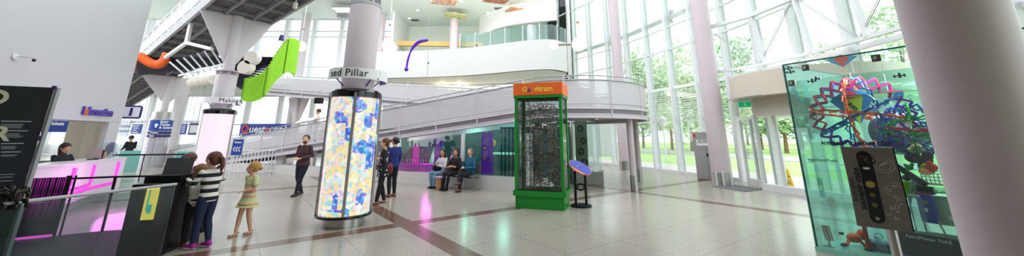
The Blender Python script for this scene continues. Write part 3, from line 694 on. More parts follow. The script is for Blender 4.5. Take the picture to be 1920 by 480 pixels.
TREES = [(1225, 25, 9, 3.2), (1258, 34, 10, 3.6), (1295, 30, 11, 3.5), (1340, 38, 12, 4.5), (1378, 26, 12, 3.6), (1425, 34, 9, 3.2), (1470, 26, 6.4, 2.6), (1205, 40, 9, 3.5), (1318, 52, 9, 5), (1500, 34, 8, 3.8), (1168, 52, 8, 4.5), (1630, 30, 13, 4), (1720, 24, 13, 3.6), (1400, 55, 8, 6), (1280, 62, 7, 6), (1560, 44, 6, 4.5)]
LB = ['slender park tree seen through the window right of the curved landing', 'park tree beyond the second tall window right of the landing', 'leafy tree whose crown shows beside the tall grey column', 'largest leafy tree beyond the glass behind the grey column', 'tree with brown trunk directly behind the glass entrance doors', 'tree seen through the clear glass right of the entrance door', 'low tree beyond the glass beside the yellow caution sign', 'distant tree behind the lamp post outside', 'far tree clump behind the grey metal cabinet', 'tree seen through the left edge of the green glass case', 'far tree seen beneath the curved landing', 'tall tree above the green glass case', 'tall tree at upper right next to the large column', 'wide far tree line crown behind the entrance doors', 'wide far low tree on the lawn horizon', 'low distant tree behind the toy case']
for i, (px_, Y, h, cr) in enumerate(TREES):
    p = at(px_, 256, Y*1.3+6); tree(LB[i], p.x, p.y, h*1.25, cr*1.0, 30+i, .17, i % 3)
# lamp post outside
p = g(1250, 304); t_ = thing('lamp_post', 'pale lamp post with lantern outside the windows', 'lamp post', p)
MB().tube([p, p+Vector((0, 0, 2.3))], .06).build('pole', STEELW, t_); MB().lathe((p.x, p.y, 2.3), [(.08, 0), (.24, .1), (.28, .6), (.05, .85)], 12).build('lantern', WHITE, t_)
p = g(1197, 312); t_ = thing('flag_pole', 'thin white pole standing on the lawn outside', 'pole', p); MB().tube([p, p+Vector((0, 0, 9))], .05).build('shaft', STEELW, t_)
# white hoarding outside beneath the landing
p = at(1140, 262, 27.0); m = MB(); m.box((p.x-.4, 30.5, 1.9), (3.4, .3, 3.6), -.3); tag(m.build('white_hoarding', WHITE), 'plain white panel outside the window beneath the curved landing', 'panel')
t_ = thing('low_building', 'pale building with shallow domed roof outside behind the toy case', 'building', (86, 72, 0))
MB().lathe((86, 72, 0), [(22, 0), (22, 9)], 48, cap=False).build('wall', WHITE, t_); MB().lathe((86, 72, 0), [(24, 9), (17, 14), (.1, 16)], 48, cap=False).build('roof', mat('roof_tan', 'd9ccb6', .7), t_, smooth=True)

# ---------------------------------------------------------------- ceiling fittings
CZ = 11.5
def cpos(x, y): p = g(x, y, CZ); return Vector((p.x, p.y, CZ))
dl = None
for i, (x, y) in enumerate([(768, 34), (840, 29), (915, 23), (1007, 12), (722, 36), (1030, 18), (865, 3), (783, 19)]):
    p = cpos(x, y)
    if dl is None:
        dl = thing('downlight', 'small round recessed downlight in the white upper ceiling', 'light', p, group='recessed downlights in the upper ceiling')
        MB().lathe(p, [(.10, -.01), (.17, -.012), (.17, 0)], 20).build('trim_ring', STEELW, dl); MB().lathe(p, [(.005, -.02), (.12, -.022)], 20, cap=False).build('diffuser', DOWNL, dl)
    else: copy_tree(dl, p)
vt = None
for i, (x, y) in enumerate([(778, 37), (702, 41), (935, 15), (1018, 13), (925, 33), (948, 44), (1035, 24)]):
    p = cpos(x, y)
    if vt is None:
        vt = thing('air_vent', 'flat grey square vent set in the white upper ceiling', 'vent', p, group='square vents in the upper ceiling')
        MB().box(p+Vector((0, 0, -.02)), (.7, .5, .04)).build('frame', GREYS, vt)
        m = MB()
        for k in range(6): m.box(p+Vector((0, -.2+k*.08, -.05)), (.62, .03, .03))
        m.build('slat', DGREY, vt)
    else: copy_tree(vt, p)
panels = [(('855', 30), 'hanging ceiling panel with green and yellow picture above the column', ['b8c8a0', 'e8d890', '98b060']), (('833', 3), 'hanging ceiling panel with pink and orange picture at the top edge', ['f0c8b8', 'e88868', 'f4e4d4']), (('972', 20), 'hanging ceiling panel with orange tan picture beside the white column', ['e8b878', 'c87848', 'd8c8b0']), (('930', 0), 'rust red hanging ceiling panel cut by the top edge', ['c87858', 'a85838', 'd8a890'])]
for i, ((x, y), lab, cols) in enumerate(panels):
    p = g(int(x), y, 11.0); t_ = thing('ceiling_artwork', lab, 'artwork', p)
    pm = mat('panel_art_%d' % i, cols[0], .6, var=0); n = pm.node_tree; ns = n.nodes.new('ShaderNodeTexNoise'); ns.inputs['Scale'].default_value = 3; tcn = n.nodes.new('ShaderNodeTexCoord')
    r_ = ramp_nodes(n, [(.35, cols[0]), (.5, cols[1]), (.65, cols[2])]); n.links.new(tcn.outputs['Object'], ns.inputs[0]); n.links.new(ns.outputs[0], r_.inputs[0]); n.links.new(r_.outputs[0], n.nodes['Principled BSDF'].inputs[0])
    n.links.new(r_.outputs[0], n.nodes['Principled BSDF'].inputs['Emission Color']); n.nodes['Principled BSDF'].inputs['Emission Strength'].default_value = 0
    MB().box(p, (1.7, 1.1, .05), .35).build('panel', pm, t_); MB().box(p+Vector((-.3, .55, .1)), (1.5, .1, .22), .35).build('frame_rail', GREYS, t_)
    m = MB(); [m.tube([p+Vector((sx_, sy_, 0)), p+Vector((sx_, sy_, .5))], .01, 5) for sx_ in (-.6, .6) for sy_ in (-.3, .3)]; m.build('wire', GREYS, t_)
p = g(646, 17, 11.1); t_ = thing('louvre_light', 'square twin-row louvred ceiling light left of the collage pillar', 'light', p)
MB().box(p, (1.6, 1.1, .14), .1).build('housing', GREYS, t_); m = MB()
for a in range(2):
    for k in range(7): m.box(p+Vector((-.66+k*.22, -.27+a*.54, -.08)), (.17, .4, .02), .1)
m.build('diffuser', DOWNL, t_)
p = g(643, 30, 11.3); t_ = thing('twin_spotlight', 'pair of small grey ceiling spot boxes below the louvred light', 'light', p)
for s_ in (-.25, .25): MB().box(p+Vector((s_, 0, 0)), (.36, .3, .3)).build('lamp_head', GREYS, t_)
MB().box(p+Vector((0, 0, .17)), (.9, .1, .06)).build('bracket', STEELW, t_)
# flood lamps under the bridge end
for (x, y), lab in (((555, 3), 'cream cylindrical spotlight hanging under the bridge at the top edge'), ((529, 64), 'small dark projector lamp on the bridge edge beam')):
    s_ = (0 if y < 20 else -1.2)
    p = g(x, y, 6.25+0); t_ = thing('spotlight', lab, 'light', p)
    if y < 20: MB().lathe(p+Vector((0, 0, -.25)), [(.07, 0), (.07, .2), (.05, .22)], 16).build('lamp_head', CREAM, t_)
    else: MB().lathe(p+Vector((0, 0, -.3)), [(.11, 0), (.08, .25)], 16).build('lamp_head', NAVY, t_)
    MB().tube([p+Vector((0, 0, -.08)), p+Vector((0, 0, .1))], .02).build('bracket', STEELW, t_)

# globe lamps
def globes(label, P, R1, Q, R2, ztop=11.5):
    t_ = thing('globe_lamp', label, 'lamp', P)
    MB().ball(P, R1, 28).build('glass_globe', GLOBE, t_, smooth=True); MB().ball(Q, R2, 28).build('glass_globe', GLOBE, t_, smooth=True)
    MB().tube([P, Q], .045).build('arm', mat('arm_brown', '9b8c86', .4, var=.02), t_)
    MB().tube([P+Vector((0, 0, R1*.9)), Vector((P.x, P.y, ztop))], .015, 6).build('rod', STEELW, t_)
    MB().ball(P+Vector((0, 0, .95)), .07, 12).build('rod_knuckle', mat('knuckle', 'c8a898', .5), t_)
    return t_
globes('pair of glowing globe lamps joined by a brown arm near the glass wall', at(1085, 83, 14.0), .29, at(1038, 84, 14.0), .19)
globes('overlapping glowing globe lamps in front of the gallery beside the collage pillar', at(728, 85, 15.0), .27, at(736, 90, 16.0), .2)
globes('pale globe lamp beside the white column behind the green tubes', at(564, 87, 17.5), .26, at(555, 90, 18.5), .18)
# purple hanging arc
pts = [at(803, 75, 14), at(785, 79, 14), at(772, 93, 14), at(765, 112, 14), at(762, 130, 14)]
m = MB(); cp = catmull(pts, 8); L = len(cp); m.tube(cp, [.02+.055*math.sin(math.pi*min(1, (i+3)/(L*.7)) if i < L*.6 else math.pi*.86) for i in range(L)], 10)
t_ = thing('hanging_arc', 'curved purple tube sculpture hanging in front of the white balcony', 'sculpture', pts[-1])
m.build('arc', VIOLET, t_, smooth=True); MB().ball(pts[-1], .085, 14).build('tip', VIOLET, t_, smooth=True)
m = MB(); m.tube([pts[0], pts[0]+Vector((0, 0, 7))], .004, 4); m.build('wire', GREYS, t_)
p = at(803, 100, 15); t_ = thing('hanging_rod', 'thin dark rod hanging vertically before the white balcony', 'rod', p)
MB().tube([at(803, 95, 15), at(801, 152, 15)], .012, 6).build('rod', GREYS, t_); MB().ball(at(803, 118, 15), .035, 10).build('weight', BLACK, t_)

# ---------------------------------------------------------------- big wave sculpture (black rods, orange, cream and green tubes)
t_ = thing('wave_sculpture', 'hanging wave sculpture of dark rods with orange, cream and lime green tubes', 'sculpture', (-11, 14.5, 4.3))
N = 34
gc = catmull([at(457, 168, 14.2), at(475, 169, 14.3), at(497, 158, 14.4), at(515, 131, 14.6), at(534, 110, 14.9), at(547, 106, 15.2), at(556, 110, 15.5)], 5)
lime_pts = [gc[int(i*(len(gc)-1)/(N-1))] for i in range(N)]
for i, p in enumerate(lime_pts):
    f = i/(N-1); hl = .42+.34*min(1, f*1.6)
    upv = Vector((.0, 0, 1)); off = Vector((0, 0, .10*math.sin(f*3)))
    MB().tube([p-upv*hl+off, p+upv*hl+off], .05, 10).build('green_tube', LIME, t_, smooth=True)
sp = at(456, 112, 14.4)
for i, p in enumerate(lime_pts):
    f = i/(N-1); a = at(440, 158-52*f, 14.3)
    MB().bar(a, p+Vector((0, 0, .0)), .04, .07).build('rod', INDIGO, t_)
for i in range(18):
    f = i/17; a = at(404, 104+10*f, 14.6); b_ = at(246, 106+32*f, 15.6+f)
    MB().bar(a+Vector((0, .5*f, 0)), b_+Vector((0, .3*f, 0)), .05, .11).build('rod', INDIGO, t_)
oc = catmull([at(243, 132, 15.2), at(250, 110, 15.2), at(262, 106, 15.2), at(280, 117, 15.2), at(296, 121, 15.2), at(308, 114, 15.2), at(314, 102, 15.2)], 6)
for i, p in enumerate(oc):
    d = (oc[min(i+1, len(oc)-1)]-oc[max(0, i-1)]).normalized(); q = d.cross(Vector((0, 1, 0))).normalized()
    MB().lathe(p, [(.0, -.05), (.15, -.05), (.185, 0), (.15, .05), (0, .05)], 24, axis=d.to_track_quat('Z', 'Y').to_matrix()).build('orange_ring', ORT, t_, smooth=True)
cc_ = [at(362+i*3.5, 155-i*.5, 14.2) for i in range(12)]
for i, p in enumerate(cc_):
    ax = Matrix.Rotation(math.pi/2, 3, 'Y')@Matrix.Rotation(.5, 3, 'X')
    MB().lathe(p, [(.0, -.03), (.19, -.03), (.19, .03), (0, .03)], 28, axis=ax).build('cream_disc', CREAM, t_, smooth=False)
for (x, y) in ((471, 108), (459, 126)):
    p = at(x, y, 13.0); ax = Matrix.Rotation(math.pi/2, 3, 'X')@Matrix.Rotation(.4, 3, 'Y')
    MB().lathe(p, [(0, -.05), (.25, -.05), (.25, .22), (0, .22)], 32, axis=ax.inverted()).build('cream_disc', CREAM, t_)
# white space frame carrying it
t_ = thing('space_frame', 'white steel lattice frame under the bridge left of the fin plates', 'frame', at(350, 110, 14))
nd = [at(360, 35, 13.6), at(350, 80, 13.6), at(310, 108, 14.4), at(398, 92, 13.2), at(345, 128, 15), at(418, 118, 13.6), at(300, 135, 15.5)]
for a, b_ in ((0, 1), (1, 2), (1, 3)): MB().bar(nd[a], nd[b_], .10, .12).build('beam', STEELW, t_)
for k in range(7):
    MB().bar(at(318+k*13, 116-k*4, 14.3), at(352+k*11, 145-k*3, 14.6), .05, .06).build('brace', STEELW, t_)
MB().bar(at(335, 142, 15), at(420, 120, 13.8), .05, .07).build('brace', STEELW, t_)

# ---------------------------------------------------------------- tall green case with orange header
GX, GY = Vector((.951, -.309, 0)).normalized(), Vector((.309, .951, 0)).normalized()
G0 = Vector((.07, 9.38, 0)); GW, GD = 1.24, .80
def G(a, b_, z=0): return G0+GX*a+GY*b_+Vector((0, 0, z))
rzG = math.atan2(GX.y, GX.x)
gt = thing('marble_run_case', 'tall green framed glass case with orange header and wire marble run inside', 'display case', G(GW/2, GD/2))
MB().box(G(GW/2, GD/2, .16), (GW-.02, GD-.02, .32), rzG).build('plinth', GREEN, gt, bevel=.008)
m = MB()
for a, b_ in ((GW/2, 0), (GW/2, GD)): m.box(G(a, b_, .35), (GW+.05, .08, .12), rzG); m.box(G(a, b_, 2.70), (GW+.02, .06, .06), rzG)
for a in (0, GW): m.box(G(a, GD/2, .35), (.08, GD+.05, .12), rzG); m.box(G(a, GD/2, 2.70), (.06, GD, .06), rzG)
m.build('rail', GREEN, gt)
for a in (.035, GW-.035):
    for b_ in (.035, GD-.035): MB().box(G(a, b_, 1.52), (.075, .075, 2.4), rzG).build('post', GREEN, gt, bevel=.006)
MB().box(G(GW/2, GD/2, 2.90), (GW+.06, GD+.06, .32), rzG).build('header_box', ORANGE, gt, bevel=.006)
m = MB(); m.box(G(GW/2, .02, 1.55), (GW-.14, .008, 2.25), rzG); m.box(G(GW/2, GD-.02, 1.55), (GW-.14, .008, 2.25), rzG); m.box(G(.02, GD/2, 1.55), (.008, GD-.14, 2.25), rzG); m.box(G(GW-.02, GD/2, 1.55), (.008, GD-.14, 2.25), rzG)
m.build('glass_pane', GLASSCLR, gt)
M = face_matrix(G(GW/2, -.034, 2.895), GX); tm = text_mb('Gr  vitram', .19, .003, .006, 'CENTER', 1.0); tm.xf(M).build('lettering', VYEL, gt)
tm = text_mb('a', .19, .004, .006); tm.v = [Matrix.Rotation(-.3, 3, 'Z')@q+Vector((-.215, 0, 0)) for q in tm.v]; tm.xf(M).build('tilted_letter', PURPLE, gt)
# inside: tracks, wheels, chain lift, tray
r = random.Random(3)
WIRE = mat('wire_steel', '9a9794', .3, .85, var=.1); WIRED = mat('wire_dark', '4a4640', .4, .6, var=.1)
def GP(): return (r.uniform(.12, GW-.12), r.uniform(.12, GD-.12))
m = MB()
for k in range(150):
    a, b_ = GP(); z = r.uniform(.55, 2.6); L_ = r.uniform(.15, .6); dx = r.choice((-1, 1)); pts = []
    for j in range(6):
        q = a+dx*L_*j/5; q = min(max(q, .1), GW-.1); pts.append(G(q, min(max(b_+.05*math.sin(j*1.3+k), .1), GD-.1), z-.10*j/5*r.uniform(.5, 1.2)))
    for o_ in (0, .022): m.tube([p+GY*o_ for p in pts], .0045, 4, cap=False)
m.build('wire_track', WIRE, gt)
m = MB()
for k in range(230):
    a, b_ = GP(); z = r.uniform(.5, 2.6); rad = r.uniform(.03, .12); ph = r.uniform(0, 6.28); ax = r.choice((0, 1))
    pts = [G(a, b_, z)+((GX if ax else GY)*math.cos(t)*rad+Vector((0, 0, 1))*math.sin(t)*rad) for t in [ph+i*.55 for i in range(int(r.uniform(6, 12)))]]
    m.tube(pts, .0045, 4, cap=False)
m.build('wire_loop', WIRED, gt)
m = MB()
for k in range(90):
    a, b_ = GP(); z = r.uniform(.5, 2.6); pts = [G(min(max(a+.07*math.sin(i*.9+k), .08), GW-.08), b_, z-i*.022) for i in range(9)]
    m.tube(pts, .0055, 4, cap=False)
m.build('copper_track', mat('wire_copper', '8a4a34', .35, .6, var=.3, scale=5), gt)
m = MB()
for k in range(26): a, b_ = GP(); m.tube([G(a, b_, .42), G(a, b_, r.uniform(1.2, 2.65))], .006, 5, cap=False)
m.build('support_rod', WIRE, gt)
for (a, b_, z, w_, c_) in ((.55, .3, 1.9, .3, 'c03020'), (.75, .35, 2.08, .24, 'd88030'), (.85, .3, 1.28, .34, 'b83020'), (.50, .4, 1.55, .2, 'e0b020'), (.42, .3, 1.0, .2, '2858b0'), (.95, .4, 1.65, .2, '3060c0'), (.6, .2, .75, .3, 'a04028')):
    MB().bar(G(a-w_/2, b_, z+.03), G(a+w_/2, b_, z-.02), .07, .02).build('coloured_ramp', mat('ramp_'+c_, c_, .4), gt)
m = MB()
for k in range(60): z = .5+k*.036; m.box(G(.33+.02*(k % 2), .25, z), (.03, .03, .02), rzG+k)
m.build('lift_chain', mat('chain_brass', 'a89858', .4, .6), gt)
m = MB(); 
for (a, b_, z, rad) in ((.3, .3, 2.3, .10), (.95, .3, 2.35, .12), (.7, .4, 1.1, .11), (.25, .2, 1.3, .08), (1.0, .4, 1.0, .09), (.6, .4, 2.45, .08)): m.lathe(G(a, b_, z), [(rad*.8, -.01), (rad, -.01), (rad, .01), (rad*.8, .01)], 20, axis=Matrix.Rotation(rzG, 3, 'Z')@Matrix.Rotation(math.pi/2, 3, 'X'), cap=False); [m.bar(G(a, b_, z)+GX*rad*math.cos(q)+Vector((0, 0, rad*math.sin(q))), G(a, b_, z)-GX*rad*math.cos(q)-Vector((0, 0, rad*math.sin(q))), .006) for q in (0, 1.05, 2.1)]
m.build('wheel', CHROME, gt)
MB().box(G(GW/2, GD/2, .42), (GW-.18, GD-.18, .03), rzG).build('tray', mat('tray_dark', '4a423c', .5, var=.3, scale=20), gt)
for a, w_ in ((.46, .2), (.83, .28)): MB().box(G(a, GD-.1, 1.3), (w_, .01, 1.5), rzG).build('backing_sheet', mat('sheet_pale', 'efece4', .6, var=.1, scale=30), gt)
MB().box(G(GW/2, GD/2, 2.66), (GW-.1, GD-.1, .03), rzG).build('ceiling_plate', BLACK, gt)

# interactive label stand
p = g(1090, 387); t_ = thing('label_stand', 'black two-post stand with tilted oval blue and orange label', 'sign stand', p)
MB().lathe(p, [(.26, 0), (.26, .035), (.24, .045), (.0, .045)], 40).build('base', BLACK, t_, smooth=True)
for s_ in (-.13, .13): MB().tube([p+Vector((s_, 0, .04)), p+Vector((s_, 0, .84-.10*(s_+.13)*3))], .032, 14).build('post', BLACK, t_, smooth=True)
MB().lathe(p+Vector((0, -.02, .46)), [(0, -.01), (.11, -.01), (.11, .01), (0, .01)], 28, axis=Matrix.Diagonal((1.1, 1, .85))@Matrix.Rotation(math.pi/2, 3, 'X')).build('oval_badge', BLACKG, t_)
m = MB(); [m.box(p+Vector((0, -.034, .43+k*.03)), (.14-.03*abs(k-1), .004, .014)) for k in range(3)]; m.build('badge_print', mat('badge_grey', 'b8b8b8', .5), t_)
ax = Matrix.Rotation(.42, 3, 'Y')@Matrix.Rotation(.62, 3, 'X')@Matrix.Diagonal((1.15, .82, 1)); c_ = p+Vector((0, -.02, .92))
MB().lathe(c_, [(0, 0), (.27, 0), (.27, .02), (0, .02)], 40, axis=ax).build('label_plate', mat('plate_orange', 'ee7a3a', .4), t_)
m = MB(); pts = [ax@Vector((.262*math.cos(a), .262*math.sin(a), .022))+c_ for a in [-.95+k*.1 for k in range(47)]]
m.add([q for q in pts], [tuple(range(len(pts)))]); m.build('blue_print', mat('plate_blue', '2f3fae', .35), t_)
m = MB(); m.bar(ax@Vector((-.16, -.02, .025))+c_, ax@Vector((.02, .04, .025))+c_, .015, .003); m.bar(ax@Vector((-.05, .07, .025))+c_, ax@Vector((-.08, -.07, .025))+c_, .012, .003); m.build('white_print', TEXTW, t_)

# glass display case on grey plinth under the landing
q = g(1098, 345); bx, by = 2.85, 14.15
t_ = thing('ring_display_case', 'tall green tinted glass showcase with dark rings under the curved landing', 'display case', (bx, by, 0))
MB().box((bx+.05, by, .22), (1.08, .95, .44), -.25).build('plinth', CONC, t_, bevel=.01)
MB().box((bx+.05, by, 1.4), (.96, .8, 1.9), -.25).build('glass_box', GLASSC, t_)
MB().box((bx-.17, by+.02, 1.4), (.46, .08, 1.88), -.25).build('back_panel', mat('moss_panel', '9aab94', .6, var=.35, scale=5), t_)
for k, z in enumerate((2.0, 1.55, 1.15, .75)):
    m = MB(); cx_ = bx-.20+.10*(k % 2); m.tube([(cx_+.09*math.cos(a), by-.06, z+.10*math.sin(a)) for a in [i*.393 for i in range(16)]], .02, 8, closed=True); m.build('ring', BLACK, t_, smooth=True)
m = MB(); m.box((bx-.56, by-.1, 1.2), (.06, .25, 2.4)); m.build('edge_post', CREAM, t_)
# small wall-mounted trolley thing / boxes on landing omitted from view
# grey cabinet
a, c_ = g(1308, 337), g(1347, 343); d = (c_-a); d = Vector((.80, -.52, 0)).normalized(); wd = .9; nn = Vector((d.y, -d.x, 0))
cz = 1.88; ce = a+d*wd/2+Vector((-nn.x, -nn.y, 0))*.25*1
rz_ = math.atan2(d.y, d.x); t_ = thing('metal_cabinet', 'grey two-door metal cabinet with white notice next to tall column', 'cabinet', ce)
back = Vector((-d.y, d.x, 0)); ce = a+d*wd/2+back*.22
MB().box(ce+Vector((0, 0, cz/2)), (wd, .44, cz), rz_).build('body', mat('cabinet_grey', '9d9e9f', .45, var=.03), t_, bevel=.006)
for s_ in (-1, 1):
    o = MB().box(ce-back*.232+d*s_*wd*.25+Vector((0, 0, cz/2)), (wd/2-.012, .02, cz-.06), rz_).build('door', mat('door_grey', 'a5a6a7', .45, var=.03), t_, bevel=.003)
MB().box(ce-back*.25+d*.02+Vector((0, 0, .98)), (.05, .03, .10), rz_).build('lock', BLACK, t_)
o = MB().box(ce-back*.247-d*.02+Vector((0, 0, 1.46)), (.62, .006, .24), rz_).build('notice', TEXTW, t_)
M = face_matrix(ce-back*.252-d*.02+Vector((0, 0, 1.50)), d); tm = text_mb('FIRE HYDRANT\nFIRE HOSE REEL', .075, .001, .001); tm.xf(M).build('lettering', TEXTB, o)
MB().box(ce-back*.247-d*.38+Vector((0, 0, 1.74)), (.10, .006, .14), rz_).build('fire_sticker', RED, t_)

# ---------------------------------------------------------------- reception area
dk = thing('reception_desk', 'curved white reception desk with pink glowing light strips', 'desk', (-10.8, 9.5, 0))
DP = catmull([(-11.55, 11.1, 0), (-11.2, 10.4, 0), (-10.75, 9.6, 0), (-10.2, 8.85, 0), (-10.0, 8.3, 0), (-10.1, 7.6, 0), (-10.35, 6.7, 0), (-10.7, 5.5, 0)], 8)
DW = mat('desk_white', 'dedbe0', .3, var=.01)
m = MB(); m.wallstrip([(p.x, p.y) for p in DP], .22, 1.06, -.5); m.build('front', DW, dk, smooth=True)
m = MB(); m.wallstrip([(p.x+.02, p.y) for p in DP], 1.06, 1.10, -.75); m.build('counter_top', DW, dk)
m = MB(); m.wallstrip([(p.x-.12, p.y) for p in DP], 0, .22, -.3); m.build('kick_base', GREYS, dk)
# LED lines: three L shapes
def dpt(f, z, o_=.012):
    i = f*(len(DP)-1); i0 = min(int(i), len(DP)-2); p = DP[i0].lerp(DP[i0+1], i-i0); d = (DP[i0+1]-DP[i0]).normalized(); n_ = Vector((-d.y, d.x, 0))
    return Vector((p.x, p.y, z))+n_*o_
def nearest_f(px_):
    best = 0; bd = 9
    for i in range(400):
        p = dpt(i/400, 1.0); q = p.x/p.y
        tgt = (px_[0]-CXP)/ray(*px_).y
        if abs(q-tgt) < bd: bd = abs(q-tgt); best = i/400
    return best
for (f0, z0, f1) in ((.085, .42, .62), (.30, .52, .70), (.50, .60, .80)):
    pts = [dpt(f0, 1.0), dpt(f0, .8), dpt(f0, z0+.06)]+[dpt(f0+(f1-f0)*k/10+.01, z0) for k in range(11)]
    m = MB(); m.tube(pts, .04, 8); o = m.build('light_strip', PINKS, dk, smooth=True); m = MB(); m.tube([q+Vector((.03, .01, 0)) for q in pts[:3]], .02, 8); m.build('bright_core', PINKL, o, smooth=True)
lamp('desk_pink_light', (-9.2, 9.0, .35), 40, (1, .2, .85), .4, kind='POINT')
# perforated panel at the desk foot
pf = thing('perforated_panel', 'dark perforated metal screen glowing magenta beside the desk', 'panel', (-8.2, 6.5, 0))
PM_ = mat('perf_dark', '241a24', .4, .3, var=0); n = PM_.node_tree; b = n.nodes['Principled BSDF']
t = n.nodes.new('ShaderNodeTexCoord'); vo = n.nodes.new('ShaderNodeTexVoronoi'); vo.inputs['Scale'].default_value = 55; vo.inputs['Randomness'].default_value = 0; n.links.new(t.outputs['Object'], vo.inputs['Vector'])
lt = n.nodes.new('ShaderNodeMath'); lt.operation = 'LESS_THAN'; lt.inputs[1].default_value = .36; n.links.new(vo.outputs['Distance'], lt.inputs[0])
sz = n.nodes.new('ShaderNodeSeparateXYZ'); n.links.new(t.outputs['Object'], sz.inputs[0])
gr = ramp_nodes(n, [(.30, '050205'), (.5, '8a1a86'), (.62, 'b82ab0'), (.78, '5a1058'), (.9, 'c030b8')]); n.links.new(sz.outputs[2], gr.inputs[0])
mm = n.nodes.new('ShaderNodeMix'); mm.data_type = 'RGBA'; mm.inputs['A'].default_value = (0, 0, 0, 1); n.links.new(lt.outputs[0], mm.inputs['Factor']); n.links.new(gr.outputs[0], mm.inputs['B']); n.links.new(mm.outputs['Result'], b.inputs['Emission Color']); b.inputs['Emission Strength'].default_value = 1.0
a, c_ = at(133, 333, 6.75), at(45, 336, 6.45)
a, c_ = Vector((-7.93, 6.72, 0)), Vector((-8.75, 6.15, 0))
MB().bar(a+Vector((0, 0, .52)), c_+Vector((0, 0, .52)), .03, .96).build('screen', PM_, pf)
m = MB(); m.bar(a, a+Vector((0, 0, 1.02)), .05, .05); m.bar(a+Vector((.05, .06, 0)), a+Vector((.05, .06, 1.02)), .02, .02); m.build('frame', BLACK, pf)
MB().bar(a+Vector((.02, -.02, .05)), c_+Vector((.02, -.02, .05)), .02, .035).build('light_strip', PINKS, pf)
# letters on the wall
def wallpt(px_, py_):
    r_ = ray(px_, py_); # intersect with wall plane x = -12.1+.324*(11.2-y)
    t_ = (-12.1+.324*11.2)/(r_.x+.324*r_.y); return Vector((r_.x*t_, r_.y*t_, EYE+r_.z*t_))
wr = Vector((-.324, 1, 0)).normalized(); wn = Vector((1, .324, 0)).normalized()
p = wallpt(182, 210)+wn*.03; t_ = thing('information_sign', 'raised purple Information lettering with orange letter on the white wall', 'sign', p)
M = face_matrix(p, wr); wd = (wallpt(153, 210)-wallpt(210, 210)).length
tm = text_mb('Information', wd/4.9, .02, .008); xs_ = [q.x for q in tm.v]; sc_ = wd/(max(xs_)-min(xs_)); tm.v = [Vector((q.x*sc_, q.y*sc_*1.25, q.z)) for q in tm.v]
tm.xf(M).build('lettering', mat('letter_purple', '4a3a9a', .4), t_)
x0_ = min(xs_)*sc_; m = MB(); tm = text_mb('n', wd/4.9, .024, .010); tm.v = [Vector((q.x*sc_+x0_+wd*.093, q.y*sc_*1.25, q.z)) for q in tm.v]; tm.xf(M).build('orange_letter', mat('letter_orange', 'e0603c', .4), t_)
# i sign
p = Vector((-12.28, 11.55, 0)); p = at(246, 210, 11.6); t_ = thing('info_symbol_sign', 'projecting rounded square sign with blue i beside the wall edge', 'sign', p)
rg = Vector((.8, .6, 0)).normalized(); M = face_matrix(p, rg)
def rrect(w_, h_, r_, k=6):
    return [(sx_*(w_/2-r_)+r_*math.cos(a), sy_*(h_/2-r_)+r_*math.sin(a)) for sx_, sy_, a0_ in ((1, 1, 0), (-1, 1, 90), (-1, -1, 180), (1, -1, 270)) for a in [math.radians(a0_+90*j/k) for j in range(k+1)]]
MB().prism(rrect(.50, .42, .07), -.02, .02).xf(M).build('frame', NAVY, t_); MB().prism(rrect(.40, .32, .03), -.024, .024).xf(M).build('face', mat('face_pale', 'd8dae6', .5), t_)
tm = text_mb('i', .36, .03, .015); tm.v = [q+Vector((0, 0, .01)) for q in tm.v]; tm.xf(M).build('symbol', NAVY, t_)
MB().bar(p-rg*.25, p-rg*.25+Vector((-.35, -.3, 0)), .03).build('bracket', STEELW, t_)
# wall spotlight
p = wallpt(25, 106)+wn*.02; t_ = thing('wall_spotlight', 'tiny spotlight on a thin bent arm high on the white wall', 'light', p)
MB().lathe(p, [(.0, 0), (.06, 0), (.06, .03)], 16, axis=wn.to_track_quat('Z', 'Y').to_matrix()).build('wall_plate', STEELW, t_)
q = wallpt(38, 107)+wn*.2; MB().tube([p, p+wn*.2, q, wallpt(41, 112)+wn*.2], .008, 6).build('arm', GREYS, t_); MB().ball(wallpt(41, 112)+wn*.2, .035, 10).build('lamp_head', BLACK, t_)
# tickets header and windows beyond
t_ = thing('tickets_sign', 'blue Tickets header sign seen through the desk opening', 'sign', at(104, 240, 14))
a, c_ = at(80, 240, 13.2), at(140, 240, 14.2); rgt = (c_-a); rgt.z = 0; rgt.normalize()
MB().bar((a.x, a.y, 2.07), (c_.x, c_.y, 2.07), .06, .42).build('board', BLUE, t_)
M = face_matrix(a.lerp(c_, .38)+Vector((.04, -.045, 0))+Vector((0, 0, 2.17-a.lerp(c_, .4).z)), rgt); text_mb('Tickets', .17, .002, .006).xf(M).build('lettering', TEXTW, t_)
q = a.lerp(c_, .88); MB().bar((q.x, q.y, 2.0), (q.x+.25*rgt.x, q.y+.25*rgt.y, 2.0), .12, .24).build('pink_print', MAGL, t_)
m = MB(); q = at(136, 270, 12.2)
# things on desk
def ondesk(px_, Y): p = at(px_, 290, Y); return Vector((p.x, p.y, 1.10))
p = at(176, 290, 9.8); p.z = 1.10; t_ = thing('desk_monitor', 'thin open monitor frame on the reception desk', 'monitor', p)
MB().box(p+Vector((0, 0, .16)), (.28, .03, .24), .9).build('screen', mat('screen_back', '8a8078', .4), t_); MB().box(p+Vector((0, 0, .02)), (.2, .14, .02), .9).build('base', BLACK, t_)
p = at(186, 290, 10.3); p.z = 1.10; t_ = thing('card_terminal', 'small dark terminal standing on the reception desk', 'terminal', p)
MB().box(p+Vector((0, 0, .12)), (.16, .05, .22), .5, rot=Matrix.Rotation(.5, 3, 'Z')@Matrix.Rotation(-.3, 3, 'X')).build('screen', BLACK, t_); MB().box(p+Vector((0, 0, .015)), (.14, .12, .03), .5).build('base', BLACK, t_)
p = at(203, 290, 10.7); p.z = 1.10; t_ = thing('brochure_stand', 'clear upright leaflet stand at the right end of the desk', 'stand', p)
